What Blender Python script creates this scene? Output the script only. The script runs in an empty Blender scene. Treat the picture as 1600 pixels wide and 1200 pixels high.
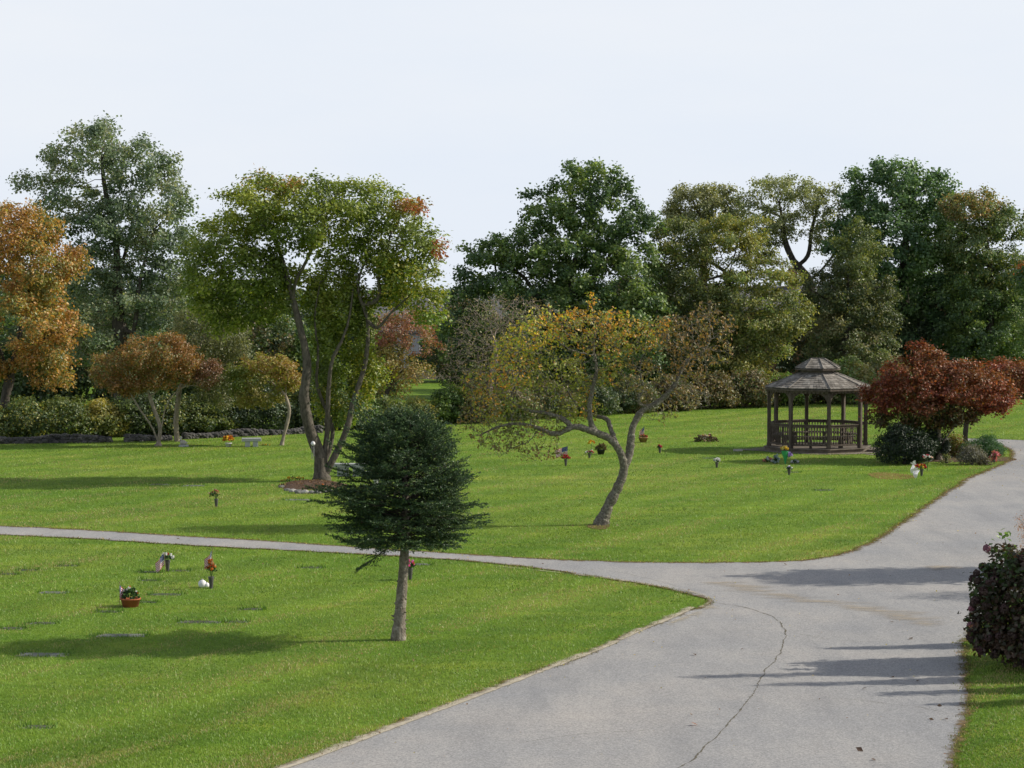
import bpy, math, random
import numpy as np
from mathutils import Vector, Matrix

# ------------------------------------------------------------------ basics
sc = bpy.context.scene
C = sc.collection
random.seed(7)
RS = np.random.RandomState(11)
H = 6.2; FP = 3400.0; TH = math.atan(150 / FP)
CT, ST = math.cos(TH), math.sin(TH)
SUN_EL = math.radians(31); SUN_AZ = math.radians(82.5)      # azimuth clockwise from +Y

def ray(px, py):
    u = (px - 800) / FP; v = (600 - py) / FP
    return (u, CT + v * ST, -ST + v * CT)
def G(px, py, z=0.0):
    d = ray(px, py); t = (z - H) / d[2]
    return np.array([d[0] * t, d[1] * t, z])
def A(px, py, Y):
    d = ray(px, py); t = Y / d[1]
    return np.array([d[0] * t, Y, H + d[2] * t])

def base_y(Y):
    v = (-H * CT + Y * ST) / (Y * CT + H * ST)
    return 600 - FP * v

# ------------------------------------------------------------------ object helpers
def tag(o, label=None, cat=None, group=None, kind=None):
    if label: o['label'] = label
    if cat: o['category'] = cat
    if group: o['group'] = group
    if kind: o['kind'] = kind
    return o
def thing(name, loc, label, cat, group=None, rz=0.0):
    o = bpy.data.objects.new(name, None); C.objects.link(o)
    o.empty_display_size = 0.3
    o.location = tuple(loc); o.rotation_euler = (0, 0, rz)
    return tag(o, label, cat, group)
def link(name, me, parent=None, loc=None):
    o = bpy.data.objects.new(name, me); C.objects.link(o)
    if parent is not None: o.parent = parent
    if loc is not None: o.location = tuple(loc)
    return o
def np_mesh(name, V, quads=None, tris=None, mats=(), cols=None, smooth=False, matidx=None, rough=None):
    me = bpy.data.meshes.new(name)
    V = np.asarray(V, np.float32)
    nq = 0 if quads is None else len(quads); nt = 0 if tris is None else len(tris)
    me.vertices.add(len(V)); me.vertices.foreach_set('co', V.ravel())
    L = []; ls = []; 
    if nq: L.append(np.asarray(quads, np.int32).ravel()); ls.append(np.arange(nq, dtype=np.int32) * 4)
    if nt: L.append(np.asarray(tris, np.int32).ravel()); ls.append(nq * 4 + np.arange(nt, dtype=np.int32) * 3)
    L = np.concatenate(L); ls = np.concatenate(ls)
    me.loops.add(len(L)); me.loops.foreach_set('vertex_index', L)
    me.polygons.add(nq + nt); me.polygons.foreach_set('loop_start', ls)
    if matidx is not None: me.polygons.foreach_set('material_index', np.asarray(matidx, np.int32))
    me.polygons.foreach_set('use_smooth', np.full(nq + nt, bool(smooth)))
    for m in mats: me.materials.append(m)
    if cols is not None:
        ca = me.color_attributes.new('tint', 'FLOAT_COLOR', 'POINT')
        c4 = np.ones((len(V), 4), np.float32); c4[:, :3] = cols
        ca.data.foreach_set('color', c4.ravel())
    me.update(calc_edges=True); me.validate(verbose=False)
    return me

class MB:
    """collects simple shapes into one mesh"""
    def __init__(s): s.V = []; s.F = []; s.M = []; s.C = []
    def add(s, V, F, m=0, col=None):
        b = len(s.V); s.V += [tuple(v) for v in V]
        s.F += [tuple(b + i for i in f) for f in F]; s.M += [m] * len(F)
        s.C += [col or (1, 1, 1)] * len(V)
    def box(s, c, d, rz=0.0, m=0, taper=1.0, tilt=None):
        V = []
        for z in (-.5, .5):
            k = taper if z > 0 else 1
            for x, y in ((-.5, -.5), (.5, -.5), (.5, .5), (-.5, .5)):
                p = Vector((x * d[0] * k, y * d[1] * k, z * d[2]))
                if tilt is not None: p = tilt @ p
                V.append((c[0] + p.x * math.cos(rz) - p.y * math.sin(rz), c[1] + p.x * math.sin(rz) + p.y * math.cos(rz), c[2] + p.z))
        s.add(V, [(3, 2, 1, 0), (4, 5, 6, 7), (0, 1, 5, 4), (1, 2, 6, 5), (2, 3, 7, 6), (3, 0, 4, 7)], m)
    def lathe(s, c, prof, n=16, m=0, cap=True, col=None):
        V = []; F = []
        for r, z in prof:
            for k in range(n):
                a = 2 * math.pi * k / n
                V.append((c[0] + r * math.cos(a), c[1] + r * math.sin(a), c[2] + z))
        for i in range(len(prof) - 1):
            for k in range(n):
                F.append((i * n + k, i * n + (k + 1) % n, (i + 1) * n + (k + 1) % n, (i + 1) * n + k))
        if cap:
            F.append(tuple(range(n))[::-1]); F.append(tuple((len(prof) - 1) * n + k for k in range(n)))
        s.add(V, F, m, col)
    def tube(s, P, r, n=6, m=0, col=None):
        P = [Vector(tuple(p)) for p in P]
        rr = r if hasattr(r, '__len__') else [r] * len(P)
        V = []; F = []
        ref = Vector((.31, .77, .55)).normalized()
        for i, p in enumerate(P):
            t = (P[min(i + 1, len(P) - 1)] - P[max(i - 1, 0)])
            if t.length < 1e-6: t = Vector((0, 0, 1))
            t.normalize(); a = t.cross(ref)
            if a.length < .05: a = t.cross(Vector((1, 0, 0)))
            a.normalize(); b = t.cross(a)
            for k in range(n):
                w = 2 * math.pi * k / n
                V.append(tuple(p + a * math.cos(w) * rr[i] + b * math.sin(w) * rr[i]))
        for i in range(len(P) - 1):
            for k in range(n):
                F.append((i * n + k, i * n + (k + 1) % n, (i + 1) * n + (k + 1) % n, (i + 1) * n + k))
        F.append(tuple(range(n))[::-1]); F.append(tuple((len(P) - 1) * n + k for k in range(n)))
        s.add(V, F, m, col)
    def blob(s, c, r, m=0, seed=0, jit=.2, sub=1, col=None):
        V, F = ICO[sub]
        rs = np.random.RandomState(seed)
        r = np.array(r if hasattr(r, '__len__') else (r, r, r), float)
        W = V * (1 + rs.uniform(-jit, jit, (len(V), 1))) * r + np.array(c)
        s.add(W.tolist(), F, m, col)
    def build(s, name, mats, parent=None, smooth=False, bevel=0.0, cols=False):
        me = bpy.data.meshes.new(name)
        me.from_pydata(s.V, [], s.F)
        for m in (mats if isinstance(mats, (list, tuple)) else [mats]): me.materials.append(m)
        me.polygons.foreach_set('material_index', s.M)
        me.polygons.foreach_set('use_smooth', [smooth] * len(s.F))
        if cols:
            ca = me.color_attributes.new('tint', 'FLOAT_COLOR', 'POINT')
            c4 = np.ones((len(s.V), 4), np.float32); c4[:, :3] = s.C
            ca.data.foreach_set('color', c4.ravel())
        me.update()
        o = link(name, me, parent)
        if bevel:
            b = o.modifiers.new('bevel', 'BEVEL'); b.width = bevel; b.segments = 2; b.limit_method = 'ANGLE'
        return o
import bmesh
ICO = {}
for sub in (1, 2):
    bm = bmesh.new(); bmesh.ops.create_icosphere(bm, subdivisions=sub, radius=1)
    ICO[sub] = (np.array([v.co[:] for v in bm.verts]), [tuple(v.index for v in f.verts) for f in bm.faces]); bm.free()

# ------------------------------------------------------------------ materials
def new_mat(name):
    m = bpy.data.materials.new(name); m.use_nodes = True
    nt = m.node_tree; nt.nodes.clear()
    return m, nt
def N(nt, t, **kw):
    n = nt.nodes.new(t)
    for k, v in kw.items():
        if k.startswith('i_'):
            key = k[2:]
            key = int(key) if key.isdigit() else key.replace('_', ' ')
            n.inputs[key].default_value = v
        else: setattr(n, k, v)
    return n
def Lk(nt, a, ao, b, bi): nt.links.new(a.outputs[ao], b.inputs[bi])
def ramp(nt, stops, interp='LINEAR'):
    r = nt.nodes.new('ShaderNodeValToRGB'); cr = r.color_ramp; cr.interpolation = interp
    while len(cr.elements) < len(stops): cr.elements.new(.5)
    for e, (p, c) in zip(cr.elements, stops):
        e.position = p; e.color = (*c, 1) if len(c) == 3 else c
    return r
def mix(nt, fac, a, b, mode='MIX'):
    """fac/a/b: (node, out) or constants; returns node (out 'Result' index 2)"""
    n = nt.nodes.new('ShaderNodeMix'); n.data_type = 'RGBA'; n.blend_type = mode
    for v, i in ((fac, 0), (a, 6), (b, 7)):
        if isinstance(v, tuple) and hasattr(v[0], 'outputs'): nt.links.new(v[0].outputs[v[1]], n.inputs[i])
        elif i == 0: n.inputs[i].default_value = v
        else: n.inputs[i].default_value = (*v, 1)
    return n
def noise_mat(name, c1, c2, scale=8, rough=.85, bump=.3, bscale=None, detail=6, stretch=(1, 1, 1), c3=None, spec=.3, dist=.02):
    m, nt = new_mat(name)
    tc = N(nt, 'ShaderNodeTexCoord'); mp = N(nt, 'ShaderNodeMapping'); mp.inputs['Scale'].default_value = stretch
    Lk(nt, tc, 'Object', mp, 'Vector')
    n1 = N(nt, 'ShaderNodeTexNoise', i_Scale=scale, i_Detail=detail, i_Roughness=.65); Lk(nt, mp, 0, n1, 'Vector')
    st = [(.3, c1), (.7, c2)] if c3 is None else [(.28, c1), (.5, c3), (.72, c2)]
    r = ramp(nt, st); Lk(nt, n1, 'Fac', r, 'Fac')
    b = N(nt, 'ShaderNodeBsdfPrincipled', i_Roughness=rough); b.inputs['Specular IOR Level'].default_value = spec
    Lk(nt, r, 0, b, 'Base Color')
    if bump:
        n2 = N(nt, 'ShaderNodeTexNoise', i_Scale=bscale or scale * 4, i_Detail=4.0); Lk(nt, mp, 0, n2, 'Vector')
        bp = N(nt, 'ShaderNodeBump', i_Strength=bump, i_Distance=dist); Lk(nt, n2, 'Fac', bp, 'Height'); Lk(nt, bp, 0, b, 'Normal')
    o = N(nt, 'ShaderNodeOutputMaterial'); Lk(nt, b, 0, o, 0)
    return m
def flat_mat(name, c, rough=.7, spec=.3, metal=0):
    m, nt = new_mat(name)
    n1 = N(nt, 'ShaderNodeTexNoise', i_Scale=9.0, i_Detail=4.0)
    tc = N(nt, 'ShaderNodeTexCoord'); Lk(nt, tc, 'Object', n1, 'Vector')
    r = ramp(nt, [(.25, tuple(x * .75 for x in c)), (.75, tuple(min(1, x * 1.12) for x in c))]); Lk(nt, n1, 'Fac', r, 'Fac')
    b = N(nt, 'ShaderNodeBsdfPrincipled', i_Roughness=rough, i_Metallic=metal); b.inputs['Specular IOR Level'].default_value = spec
    Lk(nt, r, 0, b, 'Base Color'); o = N(nt, 'ShaderNodeOutputMaterial'); Lk(nt, b, 0, o, 0)
    return m
def leaf_mat(name, transl=.36, rough=.5, gloss=.07, tgain=(1.5, 1.5, .7)):
    m, nt = new_mat(name)
    at = N(nt, 'ShaderNodeVertexColor', layer_name='tint')
    d = N(nt, 'ShaderNodeBsdfDiffuse'); Lk(nt, at, 0, d, 'Color')
    g = mix(nt, 1.0, (at, 0), tgain, 'MULTIPLY')
    t = N(nt, 'ShaderNodeBsdfTranslucent'); Lk(nt, g, 2, t, 'Color')
    m1 = N(nt, 'ShaderNodeMixShader', i_0=transl); Lk(nt, d, 0, m1, 1); Lk(nt, t, 0, m1, 2)
    gl = N(nt, 'ShaderNodeBsdfGlossy', i_Roughness=rough); gl.inputs['Color'].default_value = (.6, .62, .6, 1)
    m2 = N(nt, 'ShaderNodeMixShader', i_0=gloss); Lk(nt, m1, 0, m2, 1); Lk(nt, gl, 0, m2, 2)
    o = N(nt, 'ShaderNodeOutputMaterial'); Lk(nt, m2, 0, o, 0)
    return m
LEAF = leaf_mat('leaf'); NEEDLE = leaf_mat('needle', .12, .5, .06, (1, 1, 1)); BLADE = leaf_mat('grass_blade', .35, .5, .05, (1.3, 1.3, .7))
PETAL = leaf_mat('petal', .25, .6, .03, (1, 1, 1))
BARK = noise_mat('bark_grey', (.035, .03, .025), (.155, .135, .11), 14, .9, .7, 40, stretch=(1, 1, .35), dist=.03)
BARK_D = noise_mat('bark_dark', (.03, .026, .022), (.10, .088, .072), 10, .95, .6, 30, stretch=(1, 1, .35))
BARK_T = noise_mat('bark_tan', (.16, .13, .10), (.36, .31, .25), 10, .9, .5, 30, stretch=(1, 1, .4))
BARK_L = noise_mat('bark_lichen', (.075, .068, .056), (.33, .32, .26), 16, .9, .9, 34, c3=(.15, .135, .11), dist=.03)
BARK_S = noise_mat('bark_spruce', (.07, .055, .042), (.33, .30, .26), 11, .9, 1.0, 26, c3=(.19, .165, .135), stretch=(1, 1, .8), dist=.03)
WOOD = noise_mat('weathered_wood', (.05, .038, .031), (.14, .115, .095), 7, .85, .25, 40, stretch=(1, 1, .25))
WOOD_D = noise_mat('deck_wood', (.08, .065, .05), (.19, .165, .135), 5, .85, .25, 40)
GRANITE = noise_mat('granite', (.13, .14, .12), (.25, .26, .24), 60, .7, .1, 100)
GRAN_L = noise_mat('light_granite', (.27, .285, .29), (.42, .44, .45), 50, .7, .1, 100)
STONE = noise_mat('field_stone', (.09, .09, .09), (.30, .29, .28), 2.2, .9, .5, 12, dist=.04)
STONE_W = noise_mat('wall_stone', (.03, .03, .032), (.16, .155, .15), 2.2, .9, .5, 12, c3=(.07, .068, .066), dist=.04)
STONE_L = noise_mat('pale_stone', (.28, .27, .25), (.52, .5, .47), 5, .85, .3, 20)
BRONZE = noise_mat('bronze', (.05, .055, .035), (.11, .11, .07), 30, .5, .1, spec=.5)
BRONZE_V = noise_mat('vase_metal', (.035, .035, .035), (.10, .095, .09), 16, .5, .1, spec=.5)
TERRA = noise_mat('terracotta', (.27, .075, .03), (.40, .13, .06), 10, .8, .1)
WICKER = noise_mat('wicker', (.22, .12, .05), (.40, .25, .12), 40, .8, .5, 60)
WHITE = flat_mat('white_plastic', (.78, .78, .8), .5)
DARKPOT = flat_mat('dark_pot', (.035, .035, .035), .5)
METAL = flat_mat('grey_metal', (.28, .28, .29), .4, .5, .6)
MULCH = noise_mat('mulch', (.045, .028, .018), (.17, .105, .07), 30, .95, .9, 60, dist=.05)
DEADF = noise_mat('withered', (.2, .16, .1), (.45, .38, .28), 20)
RED = flat_mat('flag_red', (.45, .03, .04)); WHT = flat_mat('flag_white', (.75, .75, .76)); BLU = flat_mat('flag_blue', (.03, .05, .19))

# lawn
def lawn_mat():
    m, nt = new_mat('lawn')
    tc = N(nt, 'ShaderNodeNewGeometry')
    def noise(scale, det=5, rough=.6, sx=(1, 1, 1), rot=0.0):
        mp = N(nt, 'ShaderNodeMapping'); mp.inputs['Scale'].default_value = sx; mp.inputs['Rotation'].default_value = (0, 0, rot)
        Lk(nt, tc, 'Position', mp, 'Vector')
        n = N(nt, 'ShaderNodeTexNoise', i_Scale=scale, i_Detail=det, i_Roughness=rough); Lk(nt, mp, 0, n, 'Vector'); return n
    big = noise(.11, 3); mid = noise(.9, 5, .65); fine = noise(14, 6, .75); vf = noise(70, 3, .7)
    c = ramp(nt, [(.3, (.098, .190, .016)), (.5, (.132, .225, .022)), (.72, (.18, .255, .036))]); Lk(nt, big, 'Fac', c, 'Fac')
    c2 = ramp(nt, [(.3, (.62, .72, .7)), (.5, (1, 1, 1)), (.7, (1.22, 1.12, 1.1))]); Lk(nt, mid, 'Fac', c2, 'Fac')
    a = mix(nt, .75, (c, 0), (c2, 0), 'MULTIPLY')
    c3 = ramp(nt, [(.28, (.45, .55, .5)), (.5, (1, 1, 1)), (.72, (1.5, 1.38, 1.3))]); Lk(nt, fine, 'Fac', c3, 'Fac')
    b = mix(nt, .8, (a, 2), (c3, 0), 'MULTIPLY')
    c4 = ramp(nt, [(.3, (.55, .6, .6)), (.5, (1, 1, 1)), (.7, (1.45, 1.4, 1.3))]); Lk(nt, vf, 'Fac', c4, 'Fac')
    b2 = mix(nt, .8, (b, 2), (c4, 0), 'MULTIPLY')
    # mowing swaths: long streaks of lighter, drier grass
    sw = noise(1.0, 4, .6, (.06, 1.0, 1), -math.radians(60))
    r5 = ramp(nt, [(.40, (.86, .92, .92)), (.5, (1, 1, 1)), (.62, (1.28, 1.12, 1.1)), (.72, (1.75, 1.3, 1.9))]); Lk(nt, sw, 'Fac', r5, 'Fac')
    b3 = mix(nt, .8, (b2, 2), (r5, 0), 'MULTIPLY')
    wv = N(nt, 'ShaderNodeTexWave', i_Scale=.16, i_Distortion=1.2, i_Detail=2.0); wv.inputs['Detail Scale'].default_value = .4
    mp = N(nt, 'ShaderNodeMapping'); mp.inputs['Rotation'].default_value = (0, 0, math.radians(30)); Lk(nt, tc, 'Position', mp, 'Vector'); Lk(nt, mp, 0, wv, 'Vector')
    r6 = ramp(nt, [(0, (.86, .90, .9)), (1, (1.12, 1.08, 1.06))]); Lk(nt, wv, 'Fac', r6, 'Fac')
    b4 = mix(nt, .9, (b3, 2), (r6, 0), 'MULTIPLY')
    bs = N(nt, 'ShaderNodeBsdfPrincipled', i_Roughness=.9); bs.inputs['Specular IOR Level'].default_value = .15
    Lk(nt, b4, 2, bs, 'Base Color')
    bp = N(nt, 'ShaderNodeBump', i_Strength=.8, i_Distance=.035); Lk(nt, fine, 'Fac', bp, 'Height')
    bp2 = N(nt, 'ShaderNodeBump', i_Strength=.6, i_Distance=.012); Lk(nt, vf, 'Fac', bp2, 'Height'); Lk(nt, bp, 0, bp2, 'Normal')
    Lk(nt, bp2, 0, bs, 'Normal')
    o = N(nt, 'ShaderNodeOutputMaterial'); Lk(nt, bs, 0, o, 0)
    return m
LAWN = lawn_mat()
def asphalt_mat():
    m, nt = new_mat('asphalt')
    tc = N(nt, 'ShaderNodeNewGeometry')
    def noise(scale, det=5, rough=.6, sx=(1, 1, 1), rot=0.0):
        mp = N(nt, 'ShaderNodeMapping'); mp.inputs['Scale'].default_value = sx; mp.inputs['Rotation'].default_value = (0, 0, rot)
        Lk(nt, tc, 'Position', mp, 'Vector')
        n = N(nt, 'ShaderNodeTexNoise', i_Scale=scale, i_Detail=det, i_Roughness=rough); Lk(nt, mp, 0, n, 'Vector'); return n
    big = noise(.25, 5, .6); mid = noise(1.1, 6, .7, (1, .22, 1), .12); fine = noise(34, 4, .85)
    c = ramp(nt, [(.3, (.250, .256, .27)), (.5, (.290, .289, .292)), (.72, (.345, .33, .318))]); Lk(nt, big, 'Fac', c, 'Fac')
    c2 = ramp(nt, [(.3, (.80, .81, .83)), (.5, (1, 1, 1)), (.72, (1.16, 1.14, 1.11))]); Lk(nt, mid, 'Fac', c2, 'Fac')
    a = mix(nt, .8, (c, 0), (c2, 0), 'MULTIPLY')
    c3 = ramp(nt, [(.32, (.48, .48, .49)), (.5, (1, 1, 1)), (.68, (1.6, 1.58, 1.54))]); Lk(nt, fine, 'Fac', c3, 'Fac')
    b = mix(nt, .85, (a, 2), (c3, 0), 'MULTIPLY')
    bs = N(nt, 'ShaderNodeBsdfPrincipled', i_Roughness=.9); bs.inputs['Specular IOR Level'].default_value = .25
    Lk(nt, b, 2, bs, 'Base Color')
    bp = N(nt, 'ShaderNodeBump', i_Strength=.5, i_Distance=.01); Lk(nt, fine, 'Fac', bp, 'Height'); Lk(nt, bp, 0, bs, 'Normal')
    o = N(nt, 'ShaderNodeOutputMaterial'); Lk(nt, bs, 0, o, 0)
    return m
ASPHALT = asphalt_mat()
def patchy_mat(name, c1, c2, scale, lo, hi, amt=1.0, stretch=(1, 1, 1), rot=0):
    """ragged see-through deposit (sand, soil) whose cover fades by noise and by the vertex tint"""
    m, nt = new_mat(name)
    tc = N(nt, 'ShaderNodeNewGeometry')
    mp = N(nt, 'ShaderNodeMapping'); mp.inputs['Scale'].default_value = stretch; mp.inputs['Rotation'].default_value = (0, 0, rot); Lk(nt, tc, 'Position', mp, 'Vector')
    n = N(nt, 'ShaderNodeTexNoise', i_Scale=scale, i_Detail=7.0, i_Roughness=.7); Lk(nt, mp, 0, n, 'Vector')
    at = N(nt, 'ShaderNodeVertexColor', layer_name='tint')
    ad = N(nt, 'ShaderNodeMath', operation='ADD'); Lk(nt, n, 'Fac', ad, 0)
    sb = N(nt, 'ShaderNodeMath', operation='SUBTRACT', i_1=.5); Lk(nt, at, 0, sb, 0); Lk(nt, sb, 0, ad, 1)
    r = ramp(nt, [(lo, (0, 0, 0)), (hi, (amt, amt, amt))]); Lk(nt, ad, 0, r, 'Fac')
    n2 = N(nt, 'ShaderNodeTexNoise', i_Scale=12.0, i_Detail=5.0); Lk(nt, tc, 'Position', n2, 'Vector')
    cc = ramp(nt, [(.3, c1), (.7, c2)]); Lk(nt, n2, 'Fac', cc, 'Fac')
    d = N(nt, 'ShaderNodeBsdfDiffuse'); Lk(nt, cc, 0, d, 'Color')
    t = N(nt, 'ShaderNodeBsdfTransparent'); mx = N(nt, 'ShaderNodeMixShader'); Lk(nt, r, 0, mx, 0); Lk(nt, t, 0, mx, 1); Lk(nt, d, 0, mx, 2)
    o = N(nt, 'ShaderNodeOutputMaterial'); Lk(nt, mx, 0, o, 0)
    return m
SAND = patchy_mat('sand_deposit', (.36, .32, .25), (.55, .50, .40), 1.8, .40, .66, .9)
SANDS = patchy_mat('sand_film', (.36, .32, .26), (.46, .41, .34), 1.6, .45, .72, .7, (.5, 1.6, 1), .35)
SOIL = patchy_mat('bare_soil', (.12, .085, .045), (.24, .18, .10), 4.0, .40, .62, .85)
BROWN = patchy_mat('dead_grass', (.22, .17, .06), (.30, .22, .09), 3.0, .45, .75, .7)
GRAVEL = patchy_mat('gravel', (.16, .14, .12), (.30, .27, .235), 3.0, .25, .45, 1.0)

# ------------------------------------------------------------------ world, sun, camera
w = bpy.data.worlds.new('World'); sc.world = w; w.use_nodes = True
nt = w.node_tree; nt.nodes.clear()
sky = N(nt, 'ShaderNodeTexSky', sky_type='NISHITA'); sky.sun_disc = False
sky.sun_elevation = SUN_EL; sky.sun_rotation = SUN_AZ; sky.altitude = 20; sky.air_density = 1.0; sky.dust_density = 3.0; sky.ozone_density = 1.0
tc = N(nt, 'ShaderNodeTexCoord'); sx = N(nt, 'ShaderNodeSeparateXYZ'); Lk(nt, tc, 'Generated', sx, 0)
hz = ramp(nt, [(0.0, (.95, .95, .95)), (.26, (.92, .92, .92)), (.52, (.34, .34, .34)), (1.0, (.12, .12, .12))]); Lk(nt, sx, 'Z', hz, 'Fac')
cn = N(nt, 'ShaderNodeTexNoise', i_Scale=2.2, i_Detail=6.0, i_Roughness=.55)
mp = N(nt, 'ShaderNodeMapping'); mp.inputs['Scale'].default_value = (1, 1, 4); Lk(nt, tc, 'Generated', mp, 0); Lk(nt, mp, 0, cn, 'Vector')
ch = ramp(nt, [(.3, (8.7, 9.5, 10.7)), (.7, (9.9, 10.2, 10.7))]); Lk(nt, cn, 'Fac', ch, 'Fac')
mm = mix(nt, (hz, 0), (sky, 0), (ch, 0))
bg = N(nt, 'ShaderNodeBackground', i_Strength=.092); Lk(nt, mm, 2, bg, 'Color')
ow = N(nt, 'ShaderNodeOutputWorld'); Lk(nt, bg, 0, ow, 0)

ld = bpy.data.lights.new('sun', 'SUN'); ld.energy = 5.0; ld.angle = math.radians(.55); ld.color = (1, .925, .79)
lo = bpy.data.objects.new('sun', ld); C.objects.link(lo)
sd = Vector((math.sin(SUN_AZ) * math.cos(SUN_EL), math.cos(SUN_AZ) * math.cos(SUN_EL), math.sin(SUN_EL)))
lo.rotation_euler = (-sd).to_track_quat('-Z', 'Y').to_euler(); lo.location = (30, 5, 30)

cd = bpy.data.cameras.new('camera'); cam = bpy.data.objects.new('camera', cd); C.objects.link(cam)
cam.location = (0, 0, H); cam.rotation_euler = (math.pi / 2 - TH, 0, 0)
cd.sensor_width = 36; cd.lens = 36 * FP / 1600; cd.clip_start = .1; cd.clip_end = 6000
sc.camera = cam
sc.view_settings.view_transform = 'Standard'; sc.view_settings.look = 'None'; sc.view_settings.exposure = 0; sc.view_settings.gamma = 1
sc.render.engine = 'CYCLES'
try:
    sc.cycles.max_bounces = 6; sc.cycles.diffuse_bounces = 3; sc.cycles.glossy_bounces = 2; sc.cycles.transmission_bounces = 3; sc.cycles.transparent_max_bounces = 12
    sc.cycles.sample_clamp_indirect = 4
except Exception: pass

# ------------------------------------------------------------------ ground and roads
UP = [(-260, 812), (0, 822), (200, 833), (400, 845), (520, 853), (700, 865), (850, 874), (1000, 879), (1150, 880), (1250, 877), (1320, 866),
      (1370, 845), (1420, 810), (1470, 775), (1520, 745), (1560, 729), (1581, 713), (1576, 702), (1556, 695), (1520, 691), (1440, 689), (1405, 689)]
FARE = [(1405, 686.5), (1500, 685.5), (1600, 688.5), (1720, 700), (1790, 730), (1790, 780), (1730, 840), (1640, 900), (1560, 955), (1512, 1000),
        (1513, 1060), (1512, 1100), (1500, 1150), (1496, 1200), (1484, 1300), (1470, 1420)]
LOW = [(-260, 826), (0, 836), (200, 846), (400, 858), (560, 866), (700, 875), (850, 890), (1000, 912), (1080, 930), (1108, 939), (1106, 947),
       (1060, 961), (1000, 984), (940, 1011), (850, 1045), (760, 1080), (650, 1120), (560, 1155), (480, 1185), (430, 1203), (300, 1262), (140, 1345), (0, 1420)]
def g2(L): return np.array([G(*p)[:2] for p in L])
def catmull(P, step=.12, closed=False):
    P = np.asarray(P, float); out = []
    n = len(P)
    for i in range(n - 1):
        p0 = P[max(i - 1, 0)]; p1 = P[i]; p2 = P[i + 1]; p3 = P[min(i + 2, n - 1)]
        d = np.linalg.norm(p2 - p1); k = max(1, int(d / step))
        t0 = 0.; a = .5
        # centripetal parametrisation avoids overshoot
        t1 = t0 + max(np.linalg.norm(p1 - p0), 1e-4) ** a if i > 0 else t0 + max(d, 1e-4) ** a
        if i == 0: p0 = 2 * p1 - p2
        if i == n - 2: p3 = 2 * p2 - p1
        t1 = t0 + max(np.linalg.norm(p1 - p0), 1e-4) ** a; t2 = t1 + max(np.linalg.norm(p2 - p1), 1e-4) ** a; t3 = t2 + max(np.linalg.norm(p3 - p2), 1e-4) ** a
        for j in range(k):
            t = t1 + (t2 - t1) * j / k
            A1 = (t1 - t) / (t1 - t0) * p0 + (t - t0) / (t1 - t0) * p1; A2 = (t2 - t) / (t2 - t1) * p1 + (t - t1) / (t2 - t1) * p2; A3 = (t3 - t) / (t3 - t2) * p2 + (t - t2) / (t3 - t2) * p3
            B1 = (t2 - t) / (t2 - t0) * A1 + (t - t0) / (t2 - t0) * A2; B2 = (t3 - t) / (t3 - t1) * A2 + (t - t1) / (t3 - t1) * A3
            out.append((t2 - t) / (t2 - t1) * B1 + (t - t1) / (t2 - t1) * B2)
    out.append(P[-1])
    return np.array(out)
def wob(P, amp, rs):
    n = len(P); k = rs.normal(0, 1, n); s = np.convolve(k, np.ones(5) / 5, 'same')[:n] * 1.4 + k * .35 + np.convolve(k, np.ones(min(25, n)) / 25, 'same')[:n] * 3
    T = np.gradient(P, axis=0); T /= np.linalg.norm(T, axis=1)[:, None] + 1e-9
    return P + np.stack([-T[:, 1], T[:, 0]], 1) * (s * amp)[:, None]
rsg = np.random.RandomState(3)
eU = wob(catmull(g2(UP)), .028, rsg); eF = wob(catmull(g2(FARE)), .028, rsg); eL = wob(catmull(g2(LOW)), .034, rsg)
road_poly = np.vstack([eU, eF, eL[::-1]])
def flat_poly(name, P, z, mat):
    bm = bmesh.new(); vs = [bm.verts.new((p[0], p[1], z)) for p in P]
    es = [bm.edges.new((vs[i], vs[(i + 1) % len(vs)])) for i in range(len(vs))]
    bmesh.ops.triangle_fill(bm, edges=es, use_beauty=True, use_dissolve=False, normal=(0, 0, 1))
    bmesh.ops.recalc_face_normals(bm, faces=bm.faces)
    me = bpy.data.meshes.new(name); bm.to_mesh(me); bm.free(); me.materials.append(mat)
    if len(me.polygons) and me.polygons[0].normal.z < 0: me.flip_normals()
    return link(name, me)
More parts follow.
